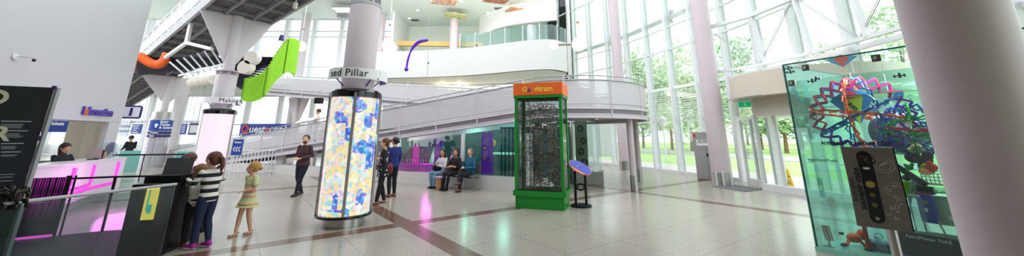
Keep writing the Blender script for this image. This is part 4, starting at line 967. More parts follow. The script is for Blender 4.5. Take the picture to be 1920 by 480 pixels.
MB().box(p+Vector((0, 0, .22)), (.24, .10, .42), .6).build('holder', ACRYL, t_); m = MB(); [m.box(p+Vector((-.05+.05*k, -.01, .2+.05*k)), (.10, .02, .28), .6) for k in range(3)]; m.build('leaflet', mat('leaflet', '9a9ec8', .5, var=.3, scale=12), t_)
p = at(193, 290, 10.5); p.z = 1.10; tag(MB().ball(p+Vector((0, 0, .09)), (.09, .07, .1), 14).build('tan_pouch', mat('tan', 'b08860', .7), smooth=True), 'small tan pouch on the desk beside the dark terminal', 'pouch')
p = at(146, 290, 9.9); p.z = 1.45; t_ = thing('wall_screen', 'small grey wall monitor on the beige wall behind the desk', 'screen', p)
q = at(143, 273, 12.6); MB().box(q+Vector((.1, -.05, 0)), (.75, .06, .34), -.45).build('bezel', GREYS, t_); MB().box(q+Vector((.085, -.09, 0)), (.5, .02, .2), -.45).build('display', emat('dim_screen', '7fa4b8', .8), t_)
for px_, Y, lab in ((92, 8.8, 'dark plum office chair back behind the reception desk'), (70, 8.3, 'small black office chair back behind the desk near the banner')):
    p = at(px_, 290, Y); p.z = 0; p.x -= .35; t_ = thing('office_chair', lab, 'chair', p)
    MB().ball(p+Vector((0, 0, 1.15)), (.08, .25, .32), 18, rot=Matrix.Rotation(.6, 3, 'Z')).build('backrest', mat('plum', '2c1d38', .7), t_, smooth=True)
    MB().ball(p+Vector((.2, .1, .72)), (.27, .27, .06), 18).build('seat', BLACK, t_, smooth=True)
    MB().tube([p+Vector((.2, .1, .1)), p+Vector((.2, .1, .7))], .03).build('column', GREYS, t_)
    m = MB(); [m.bar(p+Vector((.2, .1, .1)), p+Vector((.2+.28*math.cos(a), .1+.28*math.sin(a), .05)), .04) for a in (0, 1.26, 2.5, 3.8, 5)]; m.build('base', BLACK, t_)
# ---------------------------------------------------------------- left glass barriers
def barrier(label, P, h, posts=True, pane=GLASSK, railm=GREYS, rr=.02, pr=True):
    t_ = thing('glass_barrier', label, 'barrier', P[0]); P = [Vector((p[0], p[1], 0)) for p in P]
    MB().tube([p+Vector((0, 0, h)) for p in P], rr, 8).build('handrail', railm, t_)
    for i in range(len(P)-1):
        a, c_ = P[i], P[i+1]; nseg = max(1, round((c_-a).length/1.3))
        for k in range(nseg):
            u, v_ = a.lerp(c_, k/nseg), a.lerp(c_, (k+1)/nseg); e = (v_-u)*.01
            MB().bar(u+e+Vector((0, 0, h/2)), v_-e+Vector((0, 0, h/2)), .014, h-.06).build('glass_panel', pane, t_)
            if pr: MB().bar(u+Vector((0, 0, 0)), u+Vector((0, 0, h)), .03, .03).build('post', railm, t_)
    return t_
barrier('nearest smoked glass barrier with grey handrail in front of the dark kiosk', [(-5.2, 2.6), (-5.05, 3.77), (-4.88, 4.6), (-4.72, 5.3)], 1.05, pane=glassmat('smoke_dark', 'd8e0e0', .06), pr=False)
barrier('glass barrier with thin black handrail along the far side of the dark floor inset', [(-8.3, 6.62), (-7.5, 7.1), (-6.6, 7.3), (-5.9, 7.15)], .96, pane=GLASSCLR, railm=BLACK, rr=.018)
barrier('long glass barrier with black top rail in front of the teal lit counter', [(-16.2, 14.4), (-14.6, 14.7), (-12.7, 15.1)], 1.0, pane=GLASSCLR, railm=BLACK, rr=.03)
# kiosk with yellow screen
kt = thing('screen_kiosk', 'black exhibit kiosk with glowing yellow screen behind the glass barrier', 'kiosk', (-5.45, 5.8, 0))
rk = math.atan2(.55, 1.0)
MB().box((-5.42, 5.75, .5), (.55, .12, 1.0), .2).build('cabinet', BLACK, kt, bevel=.01)
MB().box((-5.62, 6.35, .55), (.50, .80, 1.1), .2).build('console', BLACK, kt, bevel=.01)
MB().box((-5.38, 5.676, .74), (.15, .03, .46), .2).build('display', emat('yellow_screen', 'f3dc62', 1.0), kt)
m = MB(); m.box((-5.40, 5.654, .78), (.02, .01, .3), .2); m.box((-5.36, 5.656, .66), (.05, .01, .12), .2); m.build('display_print', emat('screen_teal', '58b8a0', .9), kt)
MB().box((-5.63, 6.3, 1.20), (.36, .05, .30), .5, rot=Matrix.Rotation(.5, 3, 'Z')@Matrix.Rotation(-.35, 3, 'X')).build('top_screen', mat('kiosk_grey', '3b3c40', .4), kt)
# banner
bt = thing('pull_up_banner', 'dark pull-up banner with cream ring and lines of white text', 'banner', (-5.9, 4.2, 0))
A_, B_ = Vector((-5.50, 4.25, 0)), Vector((-6.55, 3.45, 0)); dbn = (A_-B_).normalized(); zt_ = 2.27
nb = Vector((dbn.y, -dbn.x, 0))
MB().bar(A_.lerp(B_, .5)+Vector((0, 0, 1.18)), A_.lerp(B_, .5)+dbn*.001+Vector((0, 0, 1.18)), 1, 1)
m = MB(); m.add([A_+Vector((0, 0, .1)), B_+Vector((0, 0, .1)), B_+Vector((0, 0, zt_-.02)), A_+Vector((0, 0, zt_)), A_-nb*.012+Vector((0, 0, .1)), B_-nb*.012+Vector((0, 0, .1)), B_-nb*.012+Vector((0, 0, zt_-.02)), A_-nb*.012+Vector((0, 0, zt_))], [(0, 1, 2, 3), (4, 5, 6, 7), (0, 1, 5, 4), (1, 2, 6, 5), (2, 3, 7, 6), (3, 0, 4, 7)])
m.build('fabric', mat('banner_dark', '23262e', .6, var=.15, scale=3), bt)
MB().bar(A_+dbn*.03, A_+dbn*.03+Vector((0, 0, zt_)), .035, .035).build('edge_pole', GREYS, bt); MB().box(A_+Vector((0, 0, zt_-.0)), (.035, .03, .04), .6).build('corner_clip', PURPLE, bt)
MB().box(A_+dbn*.02+Vector((0, 0, 1.68)), (.035, .03, .05), .6).build('corner_clip', PURPLE, bt)
MB().bar(A_+Vector((0, 0, .05)), B_+Vector((0, 0, .05)), .2, .1).build('base', GREYS, bt)
Mb = face_matrix(A_.lerp(B_, .0)+nb*.014, dbn)
def bpx(x, y):
    r_ = ray(x, y); # plane through A_, dir dbn
    t_ = (A_.dot(nb))/(r_.dot(nb)); p = r_*t_; return (p-A_).dot(dbn), EYE+p.z
m = MB(); u, z = bpx(-4, 182); u2, z2 = bpx(18, 182); rad = u2-u
m.tube([(u+rad*.78*math.cos(a), z+rad*.78*math.sin(a)*1.0, .004) for a in [i*.2 for i in range(32)]], rad*.24, 4, closed=True); m.v = [Vector((q.x, q.y, max(0, min(.004, q.z)))) for q in m.v]; m.xf(Mb).build('cream_ring', mat('cream_print', 'dcdcb8', .6), bt)
m = MB()
rr_ = random.Random(5)
def tline(x0, x1, y, h_=.012, q_=.6):
    a, z = bpx(x0, y); c, z2 = bpx(x1, y); h_ *= q_; m.add([(a, z, 0.002), (c, z, .002), (c, z+h_, .002), (a, z+h_, .002)], [(0, 1, 2, 3)])
for y0, y1, x1, hd in ((233, 240, 50, 1), (251, 259, 46, 1), (275, 281, 40, 1), (291, 294, 42, 1)):
    tline(3, 60-(y0-233)*.35, y0-5, .018)
    y = y0
    while y <= y1: tline(3, 52-rr_.uniform(0, 10)-(y-233)*.3, y, .008); y += 2.3
for y in (328, 333, 340): tline(0, 30-rr_.uniform(0, 10), y, .01)
m.xf(Mb).build('text_lines', mat('banner_text', 'b9bbc4', .6), bt)
u, z = bpx(2, 252); tm = text_mb('R', .22, .001, .006); tm.v = [q+Vector((u, z, .004)) for q in tm.v]; tm.xf(Mb).build('lettering', MATS['cream_print'], bt)
# crumpled jacket on rail
p = at(14, 362, 3.8); r = random.Random(2); m = MB()
for k in range(60):
    q = p+Vector((r.uniform(-.20, .14), r.uniform(-.1, .1), r.uniform(-.14, .05))); m.ball(q, (r.uniform(.02, .07), r.uniform(.015, .05), r.uniform(.01, .03)), 6, rot=Euler((r.uniform(0, 3), r.uniform(0, 3), 0)).to_matrix())
o = m.build('crumpled_jacket', mat('foil_black', '2a2620', .25, .5, var=.9, scale=18, bump=.6, bscale=30), smooth=True)
md = o.modifiers.new('r', 'REMESH'); md.mode = 'VOXEL'; md.voxel_size = .008
tag(o, 'crumpled dark shiny jacket draped on the glass barrier by the banner', 'jacket')

# ---------------------------------------------------------------- far left hall
def board(name, label, cat, x0, x1, y0, y1, Y, col, text=None, size=None, tcol=None):
    a, c_ = at(x0, y1, Y), at(x1, y0, Y); t_ = thing(name, label, cat, a)
    MB().box(((a.x+c_.x)/2, Y, (a.z+c_.z)/2), (c_.x-a.x, .06, c_.z-a.z)).build('board', col, t_)
    for xx in (a.x+.1, c_.x-.1): MB().tube([(xx, Y, c_.z), (xx, Y, 5.62)], .015, 6).build('hanger', GREYS, t_)
    if text:
        M = face_matrix(((a.x+c_.x)/2, Y-.032, (a.z+c_.z)/2), (1, 0, 0)); text_mb(text, size, .002, .004).xf(M).build('lettering', tcol or TEXTW, t_)
    return t_
b_ = board('header_board', 'long white board with blue company name letters', 'sign', 448, 545, 232, 255, 27.05, BLUE)
a, c_ = at(455, 244, 26.95), at(530, 244, 26.95)
b_['label'] = 'blue Questacon header board behind the lower ramp'
M = face_matrix(at(453, 242.5, 26.95), (1, 0, 0)); full = text_mb('Questacon', 1, .01, .015, 'LEFT'); mx_ = max(q.x for q in full.v); mn_ = min(q.x for q in full.v); sc_ = (at(531, 243, 26.95)-at(453, 243, 26.95)).length/(mx_-mn_)
def scl(tm, dx=0, dz=0): tm.v = [Vector(((q.x-mn_+dx)*sc_, q.y*sc_*1.12, q.z*sc_+dz)) for q in tm.v]; return tm
scl(full).xf(M).build('lettering', TEXTW, b_)
scl(text_mb('Q', 1, .014, .022, 'LEFT'), 0, .012).xf(M).build('red_letter', RED, b_)
wq = max(q.x for q in text_mb('Quest', 1, .01, .015, 'LEFT').v)
scl(text_mb('a', 1, .014, .022, 'LEFT'), wq+.005, .012).xf(M).build('red_letter', RED, b_)
board('welcome_board', 'white board reading Welcome to Questacon beside the i sign', 'sign', 222, 246, 226, 256, 27.6, mat('board_white', 'd8dfe8', .5), 'Welcome to\nQuestacon', .34, NAVY)
b_ = board('opening_hours_board', 'blue information board with white lines left of the entry pillar', 'sign', 245, 268, 233, 251, 27.5, BLUE)
a = at(247, 236, 27.45); m = MB(); [m.box((a.x+.3+.05*(k % 2), 27.46, a.z-.16*k), (.5-.1*(k % 3), .01, .05)) for k in range(4)]; m.build('text_lines', TEXTW, b_)
b_ = board('price_board', 'blue price board right of the entry pillar', 'sign', 325, 352, 232, 252, 27.4, BLUE)
a = at(345, 236, 27.35); m = MB(); [m.box((a.x, 27.36, a.z-.15*k), (.25, .01, .05)) for k in range(4)]; m.build('text_lines', TEXTW, b_)
b_ = board('qr_board', 'navy board with white square print at the edge of the glowing pillar', 'sign', 352, 372, 231, 253, 27.3, NAVY)
MB().box((at(363, 242, 27.25)), (.56, .01, .56)).build('white_square', mat('square_print', 'dfe2ea', .6, var=.3, scale=14), b_)
board('header_band', 'grey header band running above the blue boards', 'sign', 222, 374, 226, 231, 27.75, STEELW)
# sign plates on pillar 3
dirc = (Vector((0, 0, 0))-P3); ac = math.atan2(dirc.y, dirc.x)+.15
def curved(name, z0, z1, a_half, r_, m_, parent): return MB().lathe((P3.x, P3.y, 0), [(r_, z0), (r_+.02, z0), (r_+.02, z1), (r_, z1)], 24, ac-a_half, ac+a_half, cap=False).build(name, m_, parent)
curved('entry_panel', 2.02, 2.62, 1.1, .54, BLUE, t3); curved('direction_strip', 1.84, 1.98, 1.1, .55, NAVY, t3); curved('direction_strip', 1.66, 1.80, 1.1, .55, NAVY, t3)
tm = text_mb('Entry\nTickets\n& Galleries', .165, .002, .006, 'LEFT', 1.0); tm.v = [q+Vector((-.12, .0, 0)) for q in tm.v]; wrap(tm, (P3.x, P3.y), .565, ac, 2.36).build('lettering', TEXTW, t3)
for tx, z in (('Toilets', 1.91), ('Exit', 1.73)):
    tm = text_mb(tx, .12, .002, .003, 'LEFT'); tm.v = [q+Vector((-.45, 0, 0)) for q in tm.v]; wrap(tm, (P3.x, P3.y), .573, ac, z).build('lettering', TEXTW, t3)
m = MB(); m.add([(-.30, -.12, .0), (-.22, -.12, 0), (-.22, .0, 0), (-.15, 0, 0), (-.26, .12, 0), (-.37, 0, 0), (-.30, 0, 0)], [(0, 1, 2, 3, 4, 5, 6)]); wrap(m, (P3.x, P3.y), .566, ac, 2.32).build('arrow', TEXTW, t3)
# teal counter
t_ = thing('teal_counter', 'ticket counter with glowing teal light bands at far left', 'counter', g(238, 318))
for k, (x0, x1, Y) in enumerate(((222, 262, 18.3), (330, 372, 17.6))):
    a, c_ = at(x0, 290, Y), at(x1, 290, Y+.6)
    MB().bar((a.x, a.y, .5), (c_.x, c_.y, .5), .4, 1.0).build('body', mat('teal_body', '6fb5b0', .4), t_)
    for z in (.3, .5, .7): MB().bar((a.x, a.y-.22, z), (c_.x, c_.y-.22, z), .02, .06).build('light_band', TEALL, t_)
# tickets arrow sign
a = at(445, 276, 15.8); t_ = thing('arrow_sign', 'small blue Tickets sign with three white left arrows', 'sign', a)
MB().box(a, (.44, .03, .66)).build('board', BLUE, t_); m = MB()
for k in range(3):
    x_ = -.12+k*.11; m.bar((x_+.05, .10, 0), (x_-.03, 0, 0), .035, .004, up=(0, 0, 1)); m.bar((x_+.05, -.10, 0), (x_-.03, 0, 0), .035, .004, up=(0, 0, 1))
M = face_matrix(a+Vector((0, -.02, -.08)), (1, 0, 0)); m.xf(M).build('arrow', TEXTW, t_)
text_mb('Tickets', .11, .001, .003).xf(face_matrix(a+Vector((0, -.02, .2)), (1, 0, 0))).build('lettering', TEXTW, t_)
MB().tube([a+Vector((-.2, .04, .3)), Vector((a.x-.2, a.y+.04, 0))], .02).build('post', STEELW, t_)
# crowd gates
a, c_ = g(432, 327), g(512, 326); t_ = thing('entry_gate', 'row of white upright bars forming the entry gate below the ramp', 'gate', a)
N = 13
for k in range(N):
    p = a.lerp(c_, k/(N-1)); MB().tube([p, p+Vector((0, 0, 1.05))], .022, 8).build('upright', STEELW, t_)
MB().tube([a+Vector((0, 0, 1.05)), c_+Vector((0, 0, 1.05))], .02).build('top_rail', STEELW, t_); MB().tube([a+Vector((0, 0, .12)), c_+Vector((0, 0, .12))], .02).build('bottom_rail', STEELW, t_)
# exhibit desk on ramp
p = at(567, 225.5, 16.9); t_ = thing('ramp_exhibit_table', 'tilted white exhibit panel on the ramp beside the boy', 'table', (p.x, p.y, 1.4))
MB().box(p+Vector((0, .3, .0)), (.78, .55, .04), rot=Matrix.Rotation(-.12, 3, 'Y')@Matrix.Rotation(.45, 3, 'X')).build('panel', WHITE, t_)
for s_ in (-.3, .3): MB().tube([(p.x+s_, p.y+.3, 1.25), (p.x+s_, p.y+.3, p.z)], .03).build('leg', STEELW, t_)
# hung box
p = at(598, 189, 19.2); t_ = thing('hanging_speaker', 'small black box hung beneath the upper ramp above the boy', 'speaker', p)
MB().box(p, (.35, .3, .3)).build('case', BLACK, t_); MB().tube([p, p+Vector((0, 0, .5))], .02).build('hanger', GREYS, t_)
# ---------------------------------------------------------------- gallery contents behind glass
def gal(s, n_, z=0): return W(s, n_, z)
rzW = math.atan2(D.y, D.x)
def solveW(px_, py_, off):
    """point on the plane parallel to the kerb wall, off metres behind it"""
    r_ = ray(px_, py_); o_ = W0+NV*off; t_ = o_.dot(NV)/r_.dot(NV); return Vector((r_.x*t_, r_.y*t_, EYE+r_.z*t_))
def gban(label, x0, x1, yt, yb, off, txt):
    a, c_ = solveW(x0, (yt+yb)/2, off), solveW(x1, (yt+yb)/2, off); zt, zb = solveW((x0+x1)/2, yt, off).z, solveW((x0+x1)/2, yb, off).z
    t_ = thing('purple_banner', label, 'banner', (a.x, a.y, zb)); mid = (a+c_)/2; mid.z = (zt+zb)/2
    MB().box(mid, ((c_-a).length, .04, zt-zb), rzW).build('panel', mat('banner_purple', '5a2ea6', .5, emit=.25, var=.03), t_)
    M = face_matrix(mid-NV*.025, D); m = MB(); h = zt-zb; w_ = (c_-a).length
    for k in range(9):
        m.box((-w_*.12, h*(.36-.035*k)-(.15*h if k > 4 else 0), 0), (w_*(.5-.1*(k % 2)), h*.008, .004))
    m.xf(M).build('text_lines', TEXTW, t_)
    if txt: tm = text_mb(txt, w_*.22, .001, .002); tm.v = [q+Vector((0, h*.42, 0)) for q in tm.v]; tm.xf(M).build('lettering', TEXTW, t_)
    m = MB(); [m.ball((-w_*.2, y_*h, .003), (w_*.12, w_*.12, .003), 12) for y_ in (.12, -.12)]; m.xf(M).build('yellow_dot', YEL, t_); return t_
gban('purple text banner inside the window left of the bench', 815, 830, 259, 312, .5, 'Prehistoric')
gban('wide purple text banner inside the window right of the seated man', 903, 924, 248, 327, .25, '')
p = solveW(779, 300, .8); t_ = thing('magenta_lamp', 'tall glowing magenta lamp column inside the gallery window', 'lamp', p)
MB().lathe((p.x, p.y, .32), [(.08, 0), (.13, .3), (.13, .9), (.08, 1.05), (0, 1.08)], 20).build('glow_tube', MAGL, t_, smooth=True); MB().lathe((p.x, p.y, .3), [(.16, 0), (.16, .06)], 20).build('base', BLACK, t_)
lamp('gallery_magenta_light', (p.x+.6, p.y-.2, 1.0), 22, (1, .15, .8), .2, kind='POINT')
q = gal(-2.6, 1.5, 1.6); lamp('gallery_teal_light', q, 26, (.35, 1, .75), .2, kind='POINT')
q = gal(-.9, 1.2, 1.7); lamp('gallery_teal_light', q, 16, (.35, 1, .85), .2, kind='POINT')
q = gal(-6.2, 1.1, 1.35); lamp('gallery_warm_light', q, 22, (1, .95, .8), .2, kind='POINT')
a, c_ = gal(-7.1, .75), gal(-3.9, .75)
t_ = thing('magenta_bench', 'long low magenta display plinth inside the gallery window', 'plinth', a)
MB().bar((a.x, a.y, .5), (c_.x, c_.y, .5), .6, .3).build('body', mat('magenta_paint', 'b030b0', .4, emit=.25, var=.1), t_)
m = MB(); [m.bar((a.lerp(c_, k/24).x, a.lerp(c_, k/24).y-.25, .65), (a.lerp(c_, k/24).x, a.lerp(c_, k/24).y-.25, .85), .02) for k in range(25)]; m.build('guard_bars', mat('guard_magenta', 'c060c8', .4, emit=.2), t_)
for k, (s_, nn_, lab, nm, cat_, mm_, rad) in enumerate(((-6.5, 1.1, 'grey sleeping animal model beyond the magenta plinth', 'animal_model', 'model', mat('hide_grey', '8f9a80', .8, var=.3), (.6, .3, .2)), (-5.2, 1.2, 'dark green animal model rising beyond the magenta lamp', 'animal_model', 'model', mat('hide_green', '3f5a48', .8, var=.3), (.4, .25, .4)))):
    q = gal(s_, nn_, .85); t_ = thing(nm, lab, cat_, q); m = MB()
    m.ball(q, rad, 18); m.ball(q+D*rad[0]*1.1+Vector((0, 0, rad[2]*.7)), .16, 14); m.tube([q-D*rad[0]*.8, q-D*rad[0]*1.6+Vector((0, 0, .1)), q-D*rad[0]*2+Vector((0, 0, .3))], [.12, .07, .02])
    for sx_ in (-.6, .6): m.tube([q+D*rad[0]*sx_, q+D*rad[0]*sx_-Vector((0, 0, .5))], .07)
    m.build('body', mm_, t_, smooth=True)
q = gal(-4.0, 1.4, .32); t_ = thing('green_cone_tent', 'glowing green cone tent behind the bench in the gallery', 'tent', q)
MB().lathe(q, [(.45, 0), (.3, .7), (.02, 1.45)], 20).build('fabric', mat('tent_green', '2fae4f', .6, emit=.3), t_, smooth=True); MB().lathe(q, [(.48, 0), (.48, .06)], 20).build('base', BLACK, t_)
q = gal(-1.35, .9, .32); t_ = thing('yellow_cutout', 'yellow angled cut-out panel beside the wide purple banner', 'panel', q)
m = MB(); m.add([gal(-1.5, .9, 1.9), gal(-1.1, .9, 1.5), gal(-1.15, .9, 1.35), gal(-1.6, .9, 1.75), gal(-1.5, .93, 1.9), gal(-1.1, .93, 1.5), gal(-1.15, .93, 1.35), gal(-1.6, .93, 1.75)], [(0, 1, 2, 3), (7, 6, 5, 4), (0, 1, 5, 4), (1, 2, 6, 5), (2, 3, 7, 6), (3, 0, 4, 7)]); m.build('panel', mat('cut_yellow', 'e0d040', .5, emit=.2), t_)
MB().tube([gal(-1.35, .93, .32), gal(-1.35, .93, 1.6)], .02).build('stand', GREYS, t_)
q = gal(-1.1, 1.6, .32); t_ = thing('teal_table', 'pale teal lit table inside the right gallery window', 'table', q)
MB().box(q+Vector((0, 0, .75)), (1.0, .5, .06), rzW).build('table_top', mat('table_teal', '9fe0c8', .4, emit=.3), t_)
for sx_ in (-.42, .42):
    for sy_ in (-.2, .2): MB().bar(q+D*sx_+NV*sy_, q+D*sx_+NV*sy_+Vector((0, 0, .74)), .04).build('leg', GREYS, t_)
t_ = thing('dark_screen_bars', 'dark vertical bar screen inside the window next to the green case', 'screen', gal(-.1, .6, .32))
for k in range(8): MB().bar(gal(-.75+k*.15, .7, .34), gal(-.75+k*.15, .7, 2.0), .035).build('bar', BLACK, t_)
MB().bar(gal(-.8, .7, 2.0), gal(.35, .7, 2.0), .05).build('top_rail', BLACK, t_)

# ---------------------------------------------------------------- bench
SB = []
def bseat(k, label):
    pass
bt_ = thing('waiting_bench', 'chrome framed three-seat bench under the seated visitors', 'bench', W(-1.9, -.4))
for s_ in (-2.5, -1.93, -1.36):
    q = W(s_, -.38, .44); MB().box(q, (.56, .48, .05), rzW).build('seat', mat('seat_grey', '8a8c8a', .3, .4), bt_, bevel=.02)
    q = W(s_, -.15, .68); MB().box(q, (.54, .04, .38), rzW).build('backrest', mat('back_grey', '767a78', .3, .4), bt_, bevel=.015)
MB().bar(W(-2.85, -.38, .39), W(-1.0, -.38, .39), .07, .05).build('beam', CHROME, bt_)
for s_ in (-2.6, -1.1):
    m = MB(); m.bar(W(s_, -.38, .39), W(s_, -.38, .03), .05); m.bar(W(s_, -.66, .03), W(s_, -.10, .03), .05, .04); m.build('leg', CHROME, bt_)
p = W(-2.22, -.85); t_ = thing('wood_stool', 'small square wooden block stool between the seated women', 'stool', p)
MB().box(p+Vector((0, 0, .19)), (.17, .17, .38), rzW).build('block', mat('stool_wood', 'a87a4c', .5, var=.1), t_, bevel=.01); MB().box(p+Vector((0, 0, .40)), (.26, .26, .05), rzW).build('top', mat('stool_top', 'b79ac0', .4), t_, bevel=.01)

# ---------------------------------------------------------------- glass toy case, right
E1, E2 = Vector((.47, -.88, 0)).normalized(), Vector((.88, .47, 0)).normalized(); K0 = Vector((4.69, 6.03, 0)); KH = 2.9
def K(a, b_, z=0): return K0+E1*a+E2*b_+Vector((0, 0, z))
ct = thing('toy_case', 'large green tinted glass toy display case at the right', 'display case', K0)
LW, LD = 3.0, 2.3; rE = math.atan2(E1.y, E1.x)
m = MB(); m.add([K(-.02, -.02, 0), K(LW, -.02, 0), K(LW, LD, 0), K(-.02, LD, 0), K(-.02, -.02, .06), K(LW, -.02, .06), K(LW, LD, .06), K(-.02, LD, .06)], [(0, 1, 2, 3), (4, 5, 6, 7), (0, 1, 5, 4), (1, 2, 6, 5), (2, 3, 7, 6), (3, 0, 4, 7)]); m.build('base', mat('base_teal', '8fc9bd', .3, var=.05), ct)
MB().bar(K(0, 0, KH/2), K(LW, 0, KH/2), .014, KH).build('front_glass', GLASSC, ct)
MB().bar(K(0, 0, KH/2), K(0, LD, KH/2), .014, KH).build('side_glass', GLASST, ct)
MB().bar(K(0, LD, KH/2), K(LW, LD, KH/2), .014, KH).build('rear_glass', GLASST, ct)
m = MB(); m.bar(K(0, 0, 0), K(0, 0, KH), .022); m.bar(K(0, 0, KH), K(LW, 0, KH), .016, .02); m.bar(K(0, 0, KH), K(0, LD, KH), .01, .012); m.bar(K(0, LD, 0), K(0, LD, KH), .012); m.build('glass_edge', GLASSE, ct)
def cpx(x, y, off=0):
    """point on a plane parallel to the case front, off metres inside"""
    r_ = ray(x, y); o_ = K0+E2*off; t_ = o_.dot(E2)/r_.dot(E2); p = r_*t_; p.z += EYE; return p
CL = mat('clamp_bronze', '8a7460', .35, .6)
for (x, y) in ((1511, 127), (1485, 156), (1643, 109)):
    p = cpx(x, y, .03); MB().box(p, (.10, .03, .10), rE).build('clamp_plate', CL, ct); MB().lathe(p-E2*.03, [(0, -.02), (.025, -.02), (.025, .02), (0, .02)], 12, axis=Matrix.Rotation(rE, 3, 'Z')@Matrix.Rotation(math.pi/2, 3, 'X')).build('clamp_bolt', CHROME, ct)
for (x, y) in ((1478, 128), (1530, 148), (1687, 142), (1482, 135), (1523, 152)):
    p = cpx(x, y, .06); m = MB(); m.bar(p-E1*.05, p+E1*.05, .012); m.bar(p-Vector((0, 0, .03)), p+Vector((0, 0, .04)), .02); [m.lathe(p+E1*s_*.05, [(0, -.012), (.02, -.012), (.02, .012), (0, .012)], 10, axis=E1.to_track_quat('Z', 'Y').to_matrix()) for s_ in (-1, 1)]; m.build('spider_fitting', mat('fitting_dark', '3f4646', .35, .6), ct)
MB().bar(K(.1, .9, 2.35), K(LW, .9, 2.35), .5, .012).build('glass_shelf', GLASSC, ct)
for z in (.95, 1.5): MB().bar(K(.9, 1.0, z), K(LW, 1.0, z), .7, .012).build('glass_shelf', GLASSC, ct)
lamp('case_fill', K(1.1, 1.2, 2.75), 70, (.9, 1, .95), 1.6, sy=.8)  # extra area lamp, added to brighten the inside of the case
# reversed lettering on the glass
p = cpx(1541, 300, -.012); tm = text_mb('technology', .085, .001, .001); tm.v = [Vector((-q.x, q.y*.9, q.z)) for q in tm.v]; tm.xf(face_matrix(p, E1)).build('reversed_lettering', mat('vinyl_dark', '2f4f4a', .5), ct)
p = cpx(1602, 269, -.012); tm = text_mb('AUSTRALIA SOUVENIR COIN', .062, .002, .003); tm.xf(face_matrix(p, E1)).build('lettering', TEXTB, ct)
# expanding linkage spheres
LC = {k: mat('link_'+k, c, .35, var=.05) for k, c in dict(blue='1a2aa4', teal='075c9c', red='c8203c', orange='f0601c', green='22a838', purple='5a20a0', magenta='b8205c', yellow='f08a20').items()}
def linkball(c, Rr, Nn, amp, th, rot, cols, t_):
    for j, (ax, col) in enumerate(cols):
        m = MB(); Q = rot@ax
        for k in range(Nn):
            for sgn in (1, -1):
                a = 2*math.pi*k/Nn; b_ = 2*math.pi*(k+1)/Nn
                r0, r1 = (Rr, Rr-amp) if sgn > 0 else (Rr-amp, Rr); dz = .012*sgn
                p0 = Q@Vector((r0*math.cos(a), r0*math.sin(a), dz)); p1 = Q@Vector((r1*math.cos(b_), r1*math.sin(b_), dz))
                mid_ = (p0+p1)/2+Q@Vector((math.cos((a+b_)/2), math.sin((a+b_)/2), 0))*amp*.12
                m.bar(c+p0, c+mid_, th, th*1.3); m.bar(c+mid_, c+p1, th, th*1.3)
        m.build('link_ring', LC[col], t_)
c_ = cpx(1612, 216, .85)
t_ = thing('expanding_sphere', 'large multicoloured expanding linkage sphere hanging in the glass case', 'toy', c_)
RX = lambda a, b_: Matrix.Rotation(b_, 3, 'Z')@Matrix.Rotation(a, 3, 'X')
view = (c_-Vector((0, 0, 1.7))).normalized(); va = math.atan2(view.y, view.x)-math.pi/2
base = Matrix.Rotation(va, 3, 'Z')
RYm = lambda th, b_=0: Matrix.Rotation(b_, 3, 'Z')@Matrix.Rotation(th, 3, 'Y')
linkball(c_, .64, 22, .19, .018, base, [(RX(math.pi/2, 0), 'blue'), (RX(math.pi/2+.22, .1), 'red'), (RX(math.pi/2-.25, -.15), 'purple')], t_)
linkball(c_, .62, 20, .10, .018, base, [(RYm(-.52), 'teal'), (RYm(.14, .2), 'orange'), (RX(math.pi/2-.1, 1.35), 'orange')], t_)
linkball(c_, .62, 20, .12, .016, base, [(RX(math.pi/2, -1.2), 'teal')], t_)
MB().tube([c_+Vector((0, 0, .6)), Vector((c_.x, c_.y, KH))], .003, 5).build('cord', GREYS, t_)
c2 = cpx(1712, 243, 1.0)
t_ = thing('expanding_sphere', 'smaller green and blue linkage sphere closing behind the large column edge', 'toy', c2)
linkball(c2, .40, 20, .10, .016, base, [(RX(.2, 0), 'green'), (RX(.6, .8), 'teal'), (RX(-.5, .3), 'green'), (RX(math.pi/2, .4), 'blue'), (RX(.1, 1.2), 'red'), (RX(1.0, 2), 'teal'), (RX(math.pi/2, 1.5), 'green')], t_)
# planet ball
pb = cpx(1685, 248, 1.5); PLM = mat('planet', '3a3f66', .5, var=0); n = PLM.node_tree; ns = n.nodes.new('ShaderNodeTexNoise'); ns.inputs['Scale'].default_value = 4; ns.inputs['Detail'].default_value = 4; tcn = n.nodes.new('ShaderNodeTexCoord'); n.links.new(tcn.outputs['Object'], ns.inputs[0]); r_ = ramp_nodes(n, [(.4, '2c2c50'), (.5, '5a5070'), (.58, 'a8b0b8'), (.7, 'e0e4e4')]); n.links.new(ns.outputs[0], r_.inputs[0]); n.links.new(r_.outputs[0], n.nodes['Principled BSDF'].inputs[0])
t_ = thing('planet_ball', 'purple and white marbled planet ball behind the coloured links', 'ball', pb)
MB().ball(pb, .36, 32).build('ball', PLM, t_, smooth=True); MB().tube([pb+Vector((0, 0, .35)), Vector((pb.x, pb.y, KH))], .003, 5).build('cord', GREYS, t_)
